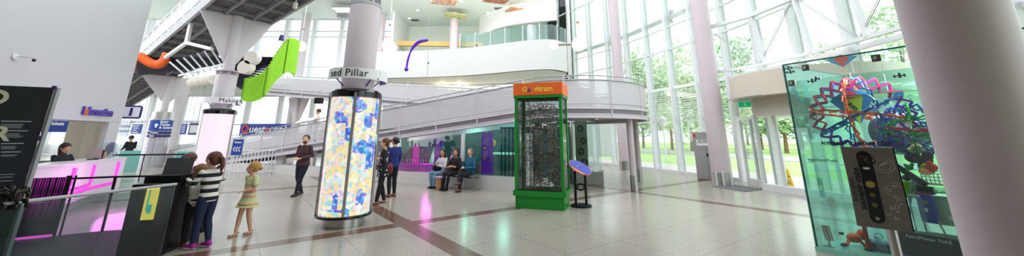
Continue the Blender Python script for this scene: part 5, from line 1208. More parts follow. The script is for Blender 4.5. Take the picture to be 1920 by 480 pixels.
# kites
def kite(label, x, y, off, w_, h_, cols, tilt=0):
    p = cpx(x, y, off); t_ = thing('kite', label, 'kite', p); M = face_matrix(p, E1)@Matrix.Rotation(tilt, 4, 'Z')
    T, B_, L_, R_ = (0, h_*.4), (0, -h_*.6), (-w_/2, h_*.12), (w_/2, h_*.12); ci = (0, h_*.1)
    iL, iR = (-w_*.24, h_*.10), (w_*.24, h_*.10)
    for nm, tri, col in (('top_sail', (T, iL, iR), cols[0]), ('centre_sail', (iL, B_, iR), cols[1]), ('left_sail', (T, L_, B_, iL), cols[2]), ('right_sail', (T, iR, B_, R_), cols[2])):
        m = MB(); N = len(tri); m.add([(q[0], q[1], .0) for q in tri]+[(q[0], q[1], .006) for q in tri], [tuple(range(N)), tuple(range(N, 2*N))]+[(i, (i+1) % N, N+(i+1) % N, N+i) for i in range(N)]); m.xf(M).build(nm, mat('sail_'+col, col, .5), t_)
    m = MB(); m.bar(T+(0,), B_+(0,), .008); m.bar(L_+(-.004,), R_+(-.004,), .008); m.xf(M).build('spar', GREYS, t_); return t_
kite('faded red, lime and blue diamond kite left inside the case', 1501, 170, 1.2, .30, .52, ('d8605a', 'a8d848', '4a8fc0'))
kt_ = kite('bright lime and blue diamond kite behind the linkage sphere', 1599, 192, 1.1, .62, .62, ('d83858', 'cce838', '2f86c8'), .1)
p = cpx(1590, 192, 1.08); tm = text_mb('MEGASLED', .07, .002, .004); tm.xf(face_matrix(p-E2*.02, E1)@Matrix.Rotation(-.95, 4, 'Z')).build('lettering', TEXTB, kt_)
kite('red and blue kite high at the back of the case', 1578, 112, 1.9, .5, .25, ('d85a50', 'd86a60', '5aa0c0'))
# lower toys
def kb(x, y, off=.5, z=None): p = cpx(x, y, off); return p if z is None else Vector((p.x, p.y, z))
p = g(1556, 462, .06); p = Vector(p); t_ = thing('chrome_spotlight', 'small chrome cylinder spotlight on the case floor', 'light', p)
MB().lathe(p, [(0, 0), (.07, 0), (.07, .015), (.03, .03), (.012, .04), (.012, .09)], 24).build('base', CHROME, t_, smooth=True)
MB().lathe(p+Vector((0, 0, .19)), [(0, -.10), (.05, -.10), (.055, .10), (.045, .10), (.04, .06)], 24, axis=Matrix.Rotation(-.15, 3, 'Y')).build('lamp_head', CHROME, t_, smooth=True)
def blobtoy(name, label, cat, p, parts):
    t_ = thing(name, label, cat, p)
    for nm, m_, prims in parts:
        m = MB()
        for pr in prims:
            if pr[0] == 'b': m.ball(p+Vector(pr[1]), pr[2], 14)
            elif pr[0] == 't': m.tube([p+Vector(q) for q in pr[1]], pr[2], 8)
            elif pr[0] == 'x': m.box(p+Vector(pr[1]), pr[2], pr[3])
        m.build(nm, m_, t_, smooth=pr[0] != 'x')
    return t_
p = Vector(g(1605, 462, .06)); ORX = mat('toy_orange', 'f0561c', .4)
blobtoy('orange_robot_toy', 'orange jointed animal toy with black feet lying on the case floor', 'toy', p, [('body', ORX, [('b', (0, 0, .12), (.11, .07, .07)), ('b', (.16, .02, .16), (.08, .06, .08)), ('t', [(.16, 0, .16), (.24, 0, .28)], .022)]), ('leg', ORX, [('t', [(-.08, 0, .1), (-.16, -.03, .03)], .022)]), ('leg', ORX, [('t', [(.06, 0, .1), (.10, -.06, .01)], .022)]), ('foot', BLACK, [('b', (-.2, -.03, .03), (.06, .03, .025)), ('b', (-.1, .1, .16), (.04, .03, .02))])])
p = Vector(g(1640, 458, .06)); t_ = thing('wire_toy', 'tangle of purple and white wire rings on the case floor', 'toy', p); r = random.Random(9)
for k, mm_ in enumerate((LC['purple'], TEXTW, LC['magenta'])):
    m = MB()
    for j in range(4): q = p+Vector((r.uniform(-.07, .07), r.uniform(-.07, .07), .10+r.uniform(-.04, .06))); A3 = Euler((r.uniform(0, 3), r.uniform(0, 3), 0)).to_matrix(); m.tube([q+A3@Vector((.07*math.cos(a), .07*math.sin(a), 0)) for a in [i*.5 for i in range(12)]], .006, 6)
    m.build('wire_ring', mm_, t_)
p = Vector(g(1630, 470, .06)); t_ = thing('red_tube_toy', 'upright glossy red tube standing on the case floor', 'toy', p)
MB().tube([p, p+Vector((.0, 0, .55))], .028, 14).build('tube', mat('deep_red', 'a82414', .3), t_, smooth=True); MB().lathe(p, [(.05, 0), (.05, .02), (0, .02)], 16).build('base', BLACK, t_)
p = Vector(g(1628, 448, .06)); t_ = thing('grey_headset', 'dark grey hooded gadget standing behind the coin plate', 'gadget', p)
MB().tube([p, p+Vector((-.04, 0, .45))], .018).build('stem', GREYS, t_); MB().ball(p+Vector((-.05, 0, .50)), (.06, .07, .12), 18).build('shell', mat('dark_teal', '2b4548', .4), t_, smooth=True)
for x, y, lab in ((1655, 462, 'clear acrylic box left of the steel post on the case floor'), (1700, 470, 'clear acrylic box right of the steel post on the case floor')):
    p = Vector(g(x, y+8, .06)); t_ = thing('acrylic_box', lab, 'box', p); MB().box(p+Vector((0, 0, .17)), (.24, .24, .34), .4).build('box', ACRYL, t_); MB().box(p+Vector((0, 0, .35)), (.26, .26, .015), .4).build('lid', ACRYL, t_)
    MB().box(p+Vector((0, 0, .06)), (.2, .2, .10), .4).build('contents', LC['blue'], t_)
# telescope
a, c_ = cpx(1672, 306, .7), cpx(1745, 352, .7); t_ = thing('telescope', 'black telescope tube slanting down across the case', 'telescope', c_)
MB().tube([a, a.lerp(c_, .9)], .04, 18).build('tube', BLACK, t_, smooth=True); MB().tube([a+(a-c_)*.02, a+(c_-a)*.1], .05, 18).build('lens_hood', BLACKG, t_, smooth=True)
MB().ball(a.lerp(c_, .35)+Vector((0, 0, -.09)), (.06, .04, .045), 14).build('focuser', BLACKG, t_, smooth=True)
for s_ in (-.3, 0, .3): MB().tube([a.lerp(c_, .55), a.lerp(c_, .55)+E1*s_+Vector((0, 0, -1.25+.0))], .012, 6).build('tripod_leg', GREYS, t_)
q = a.lerp(c_, .97)+Vector((0, .05, -.05)); MB().box(q, (.16, .08, .1), rE).build('mount_plate', mat('mount', '1a1a22', .4), t_)
p = cpx(1717, 356, .8); t_ = thing('lime_box', 'bright lime green box on the case shelf below the telescope', 'box', p)
MB().box(p, (.24, .2, .22), rE+.1).build('carton', mat('lime_card', '86c81c', .5), t_, bevel=.008); MB().box(p+Vector((0, 0, .112)), (.24, .2, .005), rE+.1).build('lid', mat('lime_lid', 'a4dc48', .5), t_)
p = cpx(1739, 390, .7); t_ = thing('blue_carton', 'tall royal blue carton with small white print in the case', 'box', p)
MB().box(p, (.15, .1, .36), rE).build('carton', mat('royal', '1b2fa8', .4), t_); MB().box(p+Vector((0, 0, .19)), (.15, .1, .02), rE).build('pink_edge', LC['magenta'], t_)
MB().box(p-E2*.055+Vector((0, 0, -.02)), (.03, .004, .05), rE).build('print', TEXTW, t_); MB().box(p-E2*.055+Vector((0, 0, .08)), (.05, .004, .06), rE).build('print', mat('print_tan', '8c7a70', .5), t_)
p = cpx(1770, 395, .85); t_ = thing('pale_carton', 'pale green grey carton beside the blue carton', 'box', p)
MB().box(p, (.34, .16, .36), rE).build('carton', mat('pale_green', 'b9ccb6', .5), t_); MB().box(p-E2*.083+E1*.08+Vector((0, 0, -.08)), (.06, .004, .05), rE).build('label', TEXTW, t_)
p = cpx(1722, 400, .55); t_ = thing('clear_sleeve_pack', 'clear pale blue plastic pack leaning in the case', 'pack', p)
MB().box(p, (.12, .08, .45), rE).build('sleeve', ACRYL, t_); MB().box(p+Vector((0, 0, .23)), (.1, .06, .02), rE).build('cap', mat('cap_blue', '9cc8d0', .4), t_)
p = cpx(1762, 463, .5); t_ = thing('black_carton', 'wide black carton with white writing on the case floor', 'box', p)
MB().box(p, (.75, .3, .30), rE).build('carton', mat('black_card', '17171b', .4), t_); text_mb('AstroMaster 70AZ', .055, .001, 0).xf(face_matrix(p-E2*.155+Vector((0, 0, .10))-E1*.05, E1)).build('lettering', TEXTW, t_)
# plush / coloured toys beside telescope
def soft(label, name, x, y, off, cols, seed, s=.1):
    p = cpx(x, y, off); t_ = thing(name, label, 'toy', p); r = random.Random(seed)
    for k, col in enumerate(cols):
        m = MB(); q = p+Vector((r.uniform(-s, s), r.uniform(-s, s), r.uniform(-s, s)*.7)); m.ball(q, (s*r.uniform(.5, .9), s*r.uniform(.5, .9), s*r.uniform(.4, .8)), 14); m.ball(q+Vector((r.uniform(-s, s)*.7, 0, s*.6)), s*.35, 10); m.build('body' if k == 0 else 'patch', mat('soft_'+col+str(seed), col, .8, var=.2), t_, smooth=True)
soft('green leaf shaped soft toy left of the dark plush', 'soft_toy', 1703, 312, .9, ('2f9c28', '4fc040'), 4, .07)
soft('dark maroon plush toy high behind the telescope', 'plush_toy', 1735, 300, 1.0, ('241820', '301820', '2a1a30'), 5, .15)
soft('yellow, red and orange soft toy beside the basket', 'soft_toy', 1738, 318, .8, ('e0b030', 'e04828', 'f07828', '8fb030'), 6, .09)
soft('cream soft toy under the smaller linkage sphere', 'soft_toy', 1728, 275, .9, ('d8d0a8', 'c8b890'), 8, .09)
p = cpx(1752, 335, .75); t_ = thing('wire_basket', 'white perforated basket against the column edge', 'basket', p); m = MB(); M = face_matrix(p, E1)
for k in range(7): m.bar((-.12+k*.04, -.07, 0), (-.12+k*.04, .07, 0), .012); 
for k in range(4): m.bar((-.13, -.07+k*.045, 0), (.13, -.07+k*.045, 0), .012)
m.xf(M).build('front_grid', TEXTW, t_); MB().box(p+E2*.12+Vector((0, 0, -.08)), (.26, .22, .02), rE).build('base', TEXTW, t_)
for x, y, s_ in ((1520, 350, 1), (1548, 372, 1)): pass
p = cpx(1540, 352, 1.3); t_ = thing('blue_label_pack', 'narrow blue labelled pack standing deep in the case', 'pack', p); MB().box(p, (.06, .05, .34), rE).build('pack', LC['blue'], t_); MB().box(p-E2*.03, (.04, .005, .08), rE).build('label', TEXTW, t_)

# souvenir coin machine plate
A0 = at(1575, 277, 3.40); B0 = at(1672, 275, 3.16)
M_r = (B0-A0); M_r.z = 0; M_r.normalize(); 
pc_ = (at(1624, 276, 3.3)); top_z = pc_.z
# tall plate on a steel post; local x along M_r, y up
t_ = thing('souvenir_coin_machine', 'silver souvenir coin machine plate with black coin panel on steel post', 'machine', (pc_.x, pc_.y, 0))
wP = (B0-A0).length; hP = None
def mpx(x, y):
    nn = Vector((M_r.y, -M_r.x, 0)); r_ = ray(x, y); o_ = A0.copy(); o_.z = 0; t2 = o_.dot(nn)/r_.dot(nn); p = r_*t2; return Vector(((p-o_).dot(M_r), EYE+p.z, 0))
c1, c2_, c3, c4 = mpx(1575, 277), mpx(1673, 275), mpx(1713, 440), mpx(1607, 420)
zb_ = (c3.y+c4.y)/2; zt_ = (c1.y+c2_.y)/2; xl = (c1.x+c4.x)/2; xr = (c2_.x+c3.x)/2
PLT = mat('etched_steel', '857e78', .32, .55, var=.12, scale=14)
M = face_matrix(Vector((A0.x, A0.y, 0)), M_r); nrm = M.to_3x3()@Vector((0, 0, 1))
prof = []
m = MB(); K_ = 10; vs = []
for k in range(K_+1):
    f = k/K_; z_ = zt_+(zb_-zt_)*f; bow = .02*math.sin(math.pi*f)
    vs += [(xl+bow*.2, z_, -bow), (xr+bow*.2, z_, -bow), (xr+bow*.2, z_, -bow-.03), (xl+bow*.2, z_, -bow-.03)]
fs = [(0, 1, 2, 3), (K_*4+3, K_*4+2, K_*4+1, K_*4)]+[(k*4+j, k*4+(j+1) % 4, (k+1)*4+(j+1) % 4, (k+1)*4+j) for k in range(K_) for j in range(4)]
m.add(vs, fs).xf(M).build('steel_plate', PLT, t_, smooth=True)
m = MB(); m.add([(v_[0], v_[1], v_[2]-.03) if 1 else v_ for v_ in vs], fs); m.v = [Vector((q.x+.008, q.y, q.z-.005)) for q in m.v]; m.xf(M).build('black_backing', BLACK, t_, smooth=True)
W_ = xr-xl; H_ = zt_-zb_
cxp = xl+W_*.42
def pl(x_, z_, dz=.006): f = (zt_-z_)/H_; return (x_+.004*math.sin(math.pi*f), z_, -.02*math.sin(math.pi*max(0, min(1, f)))+dz)
m = MB(); r_ = W_*.14; zc1, zc0 = zt_-H_*.12, zb_+H_*.13
poly = [(cxp+r_*math.cos(a), zc1+r_*math.sin(a)) for a in [i*math.pi/12 for i in range(13)]]+[(cxp+r_*math.cos(a), zc0+r_*math.sin(a)) for a in [math.pi+i*math.pi/12 for i in range(13)]]
# split rings so the panel follows the bow
NZ = 60; vs = []
for k in range(NZ+1):
    z_ = (zc1+r_)+((zc0-r_)-(zc1+r_))*k/NZ
    dzc = max(0, z_-zc1, zc0-z_); hw = math.sqrt(max(1e-5, r_*r_-min(dzc, r_)**2))
    vs += [pl(cxp-hw, z_), pl(cxp+hw, z_)]
m.add(vs, [(2*k, 2*k+1, 2*k+3, 2*k+2) for k in range(NZ)]); m.xf(M).build('black_panel', BLACKG, t_)
for f, rr_, mm_, nm in ((.14, .05, mat('knob_brown', '2a1410', .25), 'crank_hub'), (.47, .040, mat('brass_coin', 'c8b060', .3, .8), 'coin'), (.60, .026, mat('brass_dark', '8c7a48', .3, .8), 'coin'), (.72, .026, MATS['brass_dark'], 'coin'), (.88, .020, CHROME, 'coin_slot')):
    q = pl(cxp, zt_-H_*f, .008); MB().lathe(q, [(0, 0), (rr_*W_/.42, 0), (rr_*W_/.42*.8, .012), (0, .014)], 24).xf(M).build(nm, mm_, t_, smooth=True)
q = pl(cxp+.04*W_/.42, zt_-H_*.17, .012); MB().ball(q, (.045*W_/.42, .045*W_/.42, .03), 16).xf(M).build('crank_knob', BLACKG, t_, smooth=True)
q = pl(cxp, zt_-H_*.27, .008); MB().box(q, (.05*W_/.42, .02*W_/.42, .005)).xf(M).build('slot_label', TEXTW, t_)
for tx, fx, sz_, bo, fz in (('australian', .075, .064, 0.0, .55), ('souvenir coins', .20, .072, .0025, .53)):
    tm = text_mb(tx, sz_*H_/.80, .001, bo); tm.v = [Vector((-q.y, q.x, q.z)) for q in tm.v]
    tm.v = [Vector(pl(xl+W_*fx+q.x, zt_-H_*fz+q.y, .004+q.z)) for q in tm.v]; tm.xf(M).build('lettering', TEXTB, t_)
# etched roundel and scrolls
m = MB(); LT = mat('etch_light', 'b4b0aa', .5, .3)
qx, qz = xl+W_*.76, zt_-H_*.22
for rr_ in (.19, .13): m.tube([Vector(pl(qx+W_*rr_*math.cos(a), qz+W_*rr_*math.sin(a), .001)) for a in [i*.26 for i in range(24)]], .0025, 4, closed=True)
m.tube([Vector(pl(qx+W_*a, qz+W_*b_, .002)) for a, b_ in ((-.09, -.05), (-.05, .0), (.0, .04), (.05, .05), (.08, .09))], [.003, .008, .012, .008, .003], 6)
r = random.Random(12)
for k in range(16):
    a0_ = r.uniform(0, 6); x_, z_ = xl+W_*r.uniform(.64, .92), zt_-H_*r.uniform(.42, .95); rad = W_*r.uniform(.03, .08)
    m.tube([Vector(pl(x_+rad*(1-.09*i)*math.cos(a0_+i*.6), z_+rad*(1-.09*i)*math.sin(a0_+i*.6), .001)) for i in range(10)], .0025, 4)
m.xf(M).build('etched_ornament', LT, t_)
q = M@Vector((xl+W_*.62, 0, -.12)); MB().tube([Vector((q.x, q.y, 0)), Vector((q.x, q.y, zb_+.1))], .035, 20).build('post', CHROME, t_, smooth=True)
MB().lathe(Vector((q.x, q.y, 0)), [(.2, 0), (.2, .02), (.04, .04)], 28).build('base', CHROME, t_)
# ---------------------------------------------------------------- people
SKIN = {k: mat('skin_'+k, c, .5, var=.05, scale=20) for k, c in dict(fair='dca98c', mid='c48c6c', tan='a87452').items()}
def cloth(name, c, **k): return mat(name, c, .85, var=.12, scale=12, **k)
def solidify(o, vox, smooth=2):
    md = o.modifiers.new('r', 'REMESH'); md.mode = 'VOXEL'; md.voxel_size = vox; md.use_smooth_shade = True
    s_ = o.modifiers.new('s', 'SMOOTH'); s_.iterations = smooth; s_.factor = .5
    dg = bpy.context.evaluated_depsgraph_get(); me = bpy.data.meshes.new_from_object(o.evaluated_get(dg))
    mt = o.data.materials[0]; o.modifiers.clear(); o.data = me
    if not me.materials: me.materials.append(mt)
    for p in me.polygons: p.use_smooth = True
def limb(m, pts, rs, n=12):
    m.tube(pts, list(rs), n)
    for p, r_ in zip(pts, rs): m.ball(p, r_*.99, n)
def loft(m, rings, n=20):
    """rings [(centre, rx, ry)] stacked"""
    vs = []; 
    for c, rx, ry in rings:
        for k in range(n): a = 2*math.pi*k/n; vs.append(Vector(c)+Vector((rx*math.cos(a), ry*math.sin(a), 0)))
    N = len(rings); fs = [tuple(range(n)), tuple((N-1)*n+k for k in range(n))]
    for i in range(N-1):
        for k in range(n): fs.append((i*n+k, i*n+(k+1) % n, (i+1)*n+(k+1) % n, (i+1)*n+k))
    m.add(vs, fs)
def sd(m, k): return -1 if k == 'L' else 1
STAND = dict(pel=(0, 0, .52), chest=(0, 0, .70), neck=(0, -.005, .825), hipL=(-.05, 0, .51), hipR=(.05, 0, .51), kneeL=(-.052, .012, .285), kneeR=(.052, .012, .285), ankL=(-.052, -.01, .045), ankR=(.052, -.01, .045),
             shL=(-.10, 0, .795), shR=(.10, 0, .795), elL=(-.125, -.015, .635), elR=(.125, -.015, .635), wrL=(-.125, .03, .49), wrR=(.125, .03, .49))
def person(name, label, loc, fwd, h, pose=None, skin='fair', top=None, bottom=None, shoes=None, hair=None, hairstyle='short', hk=1.0, turn=0, nod=0, vox=.009, sleeve='long', long_top=0, dress=None, beard=None, group=None, girth=1.0, cap=None, footdir=None, curl=.5, top2=None, sandal=False):
    J = dict(STAND); J.update(pose or {}); J = {k: Vector(v_)*h for k, v_ in J.items()}
    rz = math.atan2(-fwd[0], fwd[1]); t_ = thing(name, label, 'person', loc, rz, group)
    g_ = girth; hs = .068*h*hk; H0 = J['neck']+Vector((0, .012*h, .052*h+hs*.62)); HR = Matrix.Rotation(turn, 3, 'Z')@Matrix.Rotation(nod, 3, 'X')
    hp = lambda x, y, z: H0+HR@(Vector((x, y, z))*hs)
    def legs(m, k_):
        for s_ in 'LR':
            limb(m, [J['hip'+s_], J['hip'+s_].lerp(J['knee'+s_], .5), J['knee'+s_], J['knee'+s_].lerp(J['ank'+s_], .35), J['ank'+s_]], [(.049*g_)*h+k_, (.044*g_)*h+k_, .032*h+k_, .033*h+k_, .020*h+k_])
    def torso(m, k_, z0=None):
        p, c, nk = J['pel'], J['chest'], J['neck']
        rings = [(p+Vector((0, 0, -.045*h)), .070*h*g_+k_, .056*h*g_+k_), (p, .088*h*g_+k_, .066*h*g_+k_), (p.lerp(c, .5), .074*h*g_+k_, .054*h*g_+k_), (c, .088*h*g_+k_, .062*h*g_+k_), (c.lerp(nk, .55), .090*h+k_, .054*h+k_), (c.lerp(nk, .85), .056*h+k_, .042*h+k_), (nk+Vector((0, 0, .0)), .030*h+k_, .030*h+k_)]
        loft(m, rings)
    def arms(m, k_, upto=1.0):
        for s_ in 'LR':
            a, e, w_ = J['sh'+s_], J['el'+s_], J['wr'+s_]
            if upto >= 1: limb(m, [a, e, e.lerp(w_, .4), w_], [.025*h+k_, .021*h+k_, .020*h+k_, .0150*h+k_])
            elif upto > .5: limb(m, [a, e, e.lerp(w_, .3)], [.025*h+k_, .021*h+k_, .020*h+k_])
            else: limb(m, [a, a.lerp(e, .6)], [.026*h+k_, .025*h+k_+.003])
    def hand(m, s_):
        w_, e = J['wr'+s_], J['el'+s_]; d = (w_-e).normalized(); s = d.cross(Vector((0, 0, 1)))
        s = s.normalized() if s.length > .3 else Vector((0, 1, 0)).cross(d).normalized()*-1
        if abs(d.z) > .8: s = Vector((0, 1, 0))-d*d.y; s.normalize()
        n_ = s.cross(d); n_ = n_ if n_.z < 0 else -n_
        if abs(d.z) > .8: n_ = Vector((1 if s_ == 'L' else -1, 0, 0)); n_ = (n_-d*n_.dot(d)).normalized()
        Q = Matrix((s, d, n_)).transposed(); m.ball(w_+d*.028*h, (.023*h, .032*h, .012*h), 12, rot=Q)
        for i in range(4):
            L_ = (.040, .047, .044, .034)[i]*h; b_ = w_+d*.048*h+s*(i-1.5)*.0125*h; p1 = b_+(d+n_*curl*.4).normalized()*L_*.45; p2 = p1+(d+n_*curl*1.5).normalized()*L_*.32; p3 = p2+(d*.6+n_*curl*2.4).normalized()*L_*.23
            m.tube([b_, p1, p2, p3], [.0058*h, .0055*h, .005*h, .004*h], 8)
        sg = -1 if (w_.x > 0) == (s.x > 0) and abs(s.x) > .3 else (1 if abs(d.z) > .8 else -1 if s.x*w_.x > 0 else 1)
        b_ = w_+d*.014*h+s*sg*.018*h; m.tube([b_, b_+(s*sg*.8+d*.6+n_*.3)*.022*h, b_+(s*sg*.8+d*1.5+n_*.8)*.024*h], [.008*h, .0065*h, .005*h], 8)
    # body
    m = MB(); torso(m, 0); legs(m, 0); arms(m, 0); hand(m, 'L'); hand(m, 'R')
    for s_ in 'LR':
        a = J['ank'+s_]; fd = Vector((footdir or {}).get(s_, (0, 1, 0))).normalized(); limb(m, [a+Vector((0, 0, -.012*h))-fd*.015*h, a+Vector((0, 0, -.026*h))+fd*.05*h, a+Vector((0, 0, -.033*h))+fd*.085*h], [.020*h, .016*h, .011*h])
    m.tube([J['neck']-Vector((0, 0, .03*h)), H0-Vector((0, 0, hs*.5))], .030*h, 12)
    m.ball(H0+HR@Vector((0, -.12*hs, .18*hs)), (.80*hs, .93*hs, .90*hs), 20, rot=HR); m.ball(hp(0, .18, -.35), (.58*hs, .66*hs, .66*hs), 18, rot=HR)
    m.ball(hp(0, .42, -.78), (.26*hs, .24*hs, .2*hs), 12, rot=HR)
    m.tube([hp(0, .80, .12), hp(0, 1.02, -.22), hp(0, .85, -.30)], [.09*hs, .13*hs, .10*hs], 8)
    for s_ in (-1, 1): m.ball(hp(s_*.80, -.05, -.05), (.09*hs, .17*hs, .24*hs), 10, rot=HR); m.ball(hp(s_*.3, .72, .22), (.22*hs, .12*hs, .07*hs), 10, rot=HR)
    for s_ in (-.12, .12): m.ball(hp(s_, .80, -.52), (.2*hs, .08*hs, .06*hs), 8, rot=HR)
    b_ = m.build('body', SKIN[skin], t_, smooth=True, local=True); solidify(b_, vox, 1)
    for s_ in (-1, 1):
        MB().ball(hp(s_*.30, .725, .04), .085*hs, 10).build('eye', MATS['eye_white'] if 'eye_white' in MATS else mat('eye_white', 'e8e4e0', .3), t_, smooth=True, local=True)
        MB().ball(hp(s_*.30, .785, .04), .045*hs, 8).build('iris', MATS['iris'] if 'iris' in MATS else mat('iris', '2a1c18', .2), t_, smooth=True, local=True)
    MB().ball(hp(0, .845, -.53), (.22*hs, .05*hs, .045*hs), 10, rot=HR).build('mouth', MATS['lips'] if 'lips' in MATS else mat('lips', 'a8584c', .5), t_, smooth=True, local=True)
    cv = max(vox, .009)
    if bottom:
        m = MB(); legs(m, .006*h); loft(m, [(J['pel']+Vector((0, 0, -.05*h)), .076*h*g_, .062*h*g_), (J['pel'], .092*h*g_, .070*h*g_), (J['pel']+Vector((0, 0, .05*h)), .086*h*g_, .066*h*g_)]); solidify(m.build('trousers', bottom, t_, smooth=True, local=True), cv)
    if top:
        m = MB(); torso(m, .010*h); arms(m, .007*h, 1.0 if sleeve == 'long' else .7 if sleeve == 'mid' else .4)
        if long_top:
            p = J['pel']; loft(m, [(p+Vector((0, 0, -long_top*h)), .108*h*g_, .088*h*g_), (p, .102*h*g_, .080*h*g_), (p.lerp(J['chest'], .6), .088*h*g_, .068*h*g_)])
        solidify(m.build('top', top, t_, smooth=True, local=True), cv)
    if top2:
        m = MB(); 
        for s_ in 'LR': limb(m, [J['sh'+s_], J['el'+s_]], [.04*h, .03*h])
        solidify(m.build('collar', top2, t_, smooth=True, local=True), cv)
    if dress:
        m = MB(); p, c, nk = J['pel'], J['chest'], J['neck']
        loft(m, [(p+Vector((0, 0, -.145*h)), .168*h, .140*h), (p+Vector((0, 0, -.11*h)), .132*h, .108*h), (p+Vector((0, 0, -.105*h)), .146*h, .122*h), (p+Vector((0, 0, -.05*h)), .118*h, .096*h), (p, .098*h, .080*h), (p.lerp(c, .5), .083*h, .066*h), (c, .092*h, .068*h), (c.lerp(nk, .5), .094*h, .058*h), (c.lerp(nk, .82), .062*h, .044*h)], 40)
        arms(m, .012*h, .4); o = m.build('dress', dress, t_, smooth=True, local=True); solidify(o, max(.007, vox), 1)
    if shoes:
        for s_ in 'LR':
            a = J['ank'+s_]; fd = Vector((footdir or {}).get(s_, (0, 1, 0))).normalized(); base = a+Vector((0, 0, -.045*h))
            Q = Matrix((fd.cross(Vector((0, 0, 1))), fd, Vector((0, 0, 1)))).transposed(); sh = thing if False else None
            if sandal:
                m = MB(); m.ball(base+fd*.03*h+Vector((0, 0, .006*h)), (.026*h, .075*h, .008*h), 16, rot=Q)
                for q in (.075, .045): m.tube([base+fd*q*h+Q@Vector((x_*h, 0, z_*h)) for x_, z_ in ((-.024, .006), (-.015, .028), (.015, .028), (.024, .006))], .005*h, 6)
                m.tube([base-fd*.02*h+Q@Vector((.026*h*math.cos(q), .02*h*math.sin(q), .045*h)) for q in [i*.5 for i in range(13)]], .004*h, 6)
                m.build('sandal', shoes[0], t_, smooth=True, local=True)
            else:
                m = MB(); limb(m, [base-fd*.018*h+Vector((0, 0, .026*h)), base+fd*.04*h+Vector((0, 0, .024*h)), base+fd*.085*h+Vector((0, 0, .018*h))], [.028*h, .024*h, .020*h]); m.tube([base+Vector((0, 0, .03*h)), base+Vector((0, 0, .07*h if shoes[0] in HIGH else .045*h))], .027*h, 12)
                o = m.build('shoe', shoes[0], t_, smooth=True, local=True); solidify(o, .008)
                m = MB(); m.ball(base+fd*.032*h+Vector((0, 0, .007*h)), (.030*h, .082*h, .010*h), 18, rot=Q); so = m.build('sole', shoes[1], None, smooth=True); so.parent = o
    if hair:
        m = MB(); lo = hairstyle
        m.ball(H0+HR@Vector((0, -.26*hs, .30*hs)), (.92*hs, .98*hs, .92*hs), 20, rot=HR)
        if lo in ('long', 'pony', 'bun', 'scarf', 'bob'): m.ball(hp(0, -.45, -.1), (.84*hs, .68*hs, .8*hs), 18, rot=HR)
        if lo == 'bun': m.ball(hp(0, -1.25, .35), .42*hs, 14)
        if lo == 'bunlow': m.ball(hp(0, -.4, 0), (.8*hs, .7*hs, .8*hs), 14, rot=HR); m.ball(hp(0, -1.2, -.1), .4*hs, 14)
        if lo == 'pony': limb(m, [hp(0, -1.0, .35), hp(0, -1.45, -.1), hp(0, -1.5, -1.1), hp(0, -1.3, -2.0)], [.3*hs, .34*hs, .3*hs, .1*hs])
        if lo == 'long':
            for s_ in (-1, 0, 1): limb(m, [hp(.55*s_, -.3 if s_ else -.7, .1), hp(.72*s_, -.25 if s_ else -.85, -1.0), hp(.66*s_, -.2 if s_ else -.75, -2.0)], [.4*hs, .36*hs, .2*hs])
        if lo == 'bob':
            for s_ in (-1, 0, 1): limb(m, [hp(.6*s_, -.25 if s_ else -.7, .2), hp(.7*s_, -.15 if s_ else -.8, -.75)], [.36*hs, .26*hs])
        if lo == 'scarf': limb(m, [hp(0, -.3, -.6), J['neck']+Vector((0, 0, -.02*h))], [.7*hs, .7*hs])
        o = m.build('hair' if lo != 'scarf' else 'headscarf', hair, t_, smooth=True, local=True); solidify(o, cv*.8)
    if cap:
        m = MB(); m.ball(hp(0, -.15, .42), (.98*hs, 1.06*hs, .75*hs), 20, rot=HR); m.ball(hp(0, .95, .38), (.6*hs, .5*hs, .06*hs), 14, rot=HR); solidify(m.build('cap', cap, t_, smooth=True, local=True), cv*.8)
    if beard:
        m = MB(); m.ball(hp(0, .38, -.70), (.56*hs, .52*hs, .42*hs), 16, rot=HR); m.ball(hp(0, .78, -.40), (.3*hs, .12*hs, .08*hs), 12, rot=HR); solidify(m.build('beard', beard, t_, smooth=True, local=True), cv*.7)
    return t_
HIGH = set()
mat('eye_white', 'e8e4e0', .3); mat('iris', '2a1c18', .2); mat('lips', 'a8584c', .5)
H_AUB = mat('hair_auburn', '5c2e1c', .6, var=.3, scale=40); H_BLD = mat('hair_blond', 'b88848', .6, var=.25, scale=40); H_BRN = mat('hair_brown', '4a2e20', .6, var=.3, scale=40); H_BLK = mat('hair_black', '15100f', .5, var=.2, scale=40); H_GRY = mat('hair_grey', '6e665e', .7, var=.2, scale=40); H_LB = mat('hair_lightbrown', '7e5634', .6, var=.3, scale=40)
NAVYJ = cloth('navy_jeans', '1a2444'); BLKC = cloth('black_cloth', '121218'); DJEAN = cloth('dark_jeans', '151b2c')
# girl in the dress
DR = axismat('dress_stripes', 2, .40, 1.05, [(0, 'c8b478'), (.05, 'd98f84'), (.10, 'cfc98a'), (.17, 'e0a090'), (.21, 'c9cf96'), (.36, 'd88a94'), (.40, 'cdd29a'), (.48, 'c87888'), (.53, 'd8d8a6'), (.66, 'd890a0'), (.69, 'd2d8a0')])
p = g(455, 441)
person('girl', 'girl in yellow green dress with pink stripes walking and looking left', (p.x, p.y, 0), (-.42, -.9), 1.26, dict(neck=(0, 0, .80), shL=(-.095, 0, .77), shR=(.095, 0, .77), elL=(-.125, .01, .62), wrL=(-.05, .10, .60), elR=(.12, -.05, .62), wrR=(.09, -.06, .50), kneeL=(-.045, -.01, .275), ankL=(-.04, -.07, .05), kneeR=(.045, .05, .28), ankR=(.035, .08, .045)), 'fair', dress=DR, shoes=(mat('sandal_tan', 'a87860', .6), TEXTB), sandal=True, hair=H_BLD, hairstyle='bunlow', hk=1.18, turn=-.75, vox=.006, curl=.6)
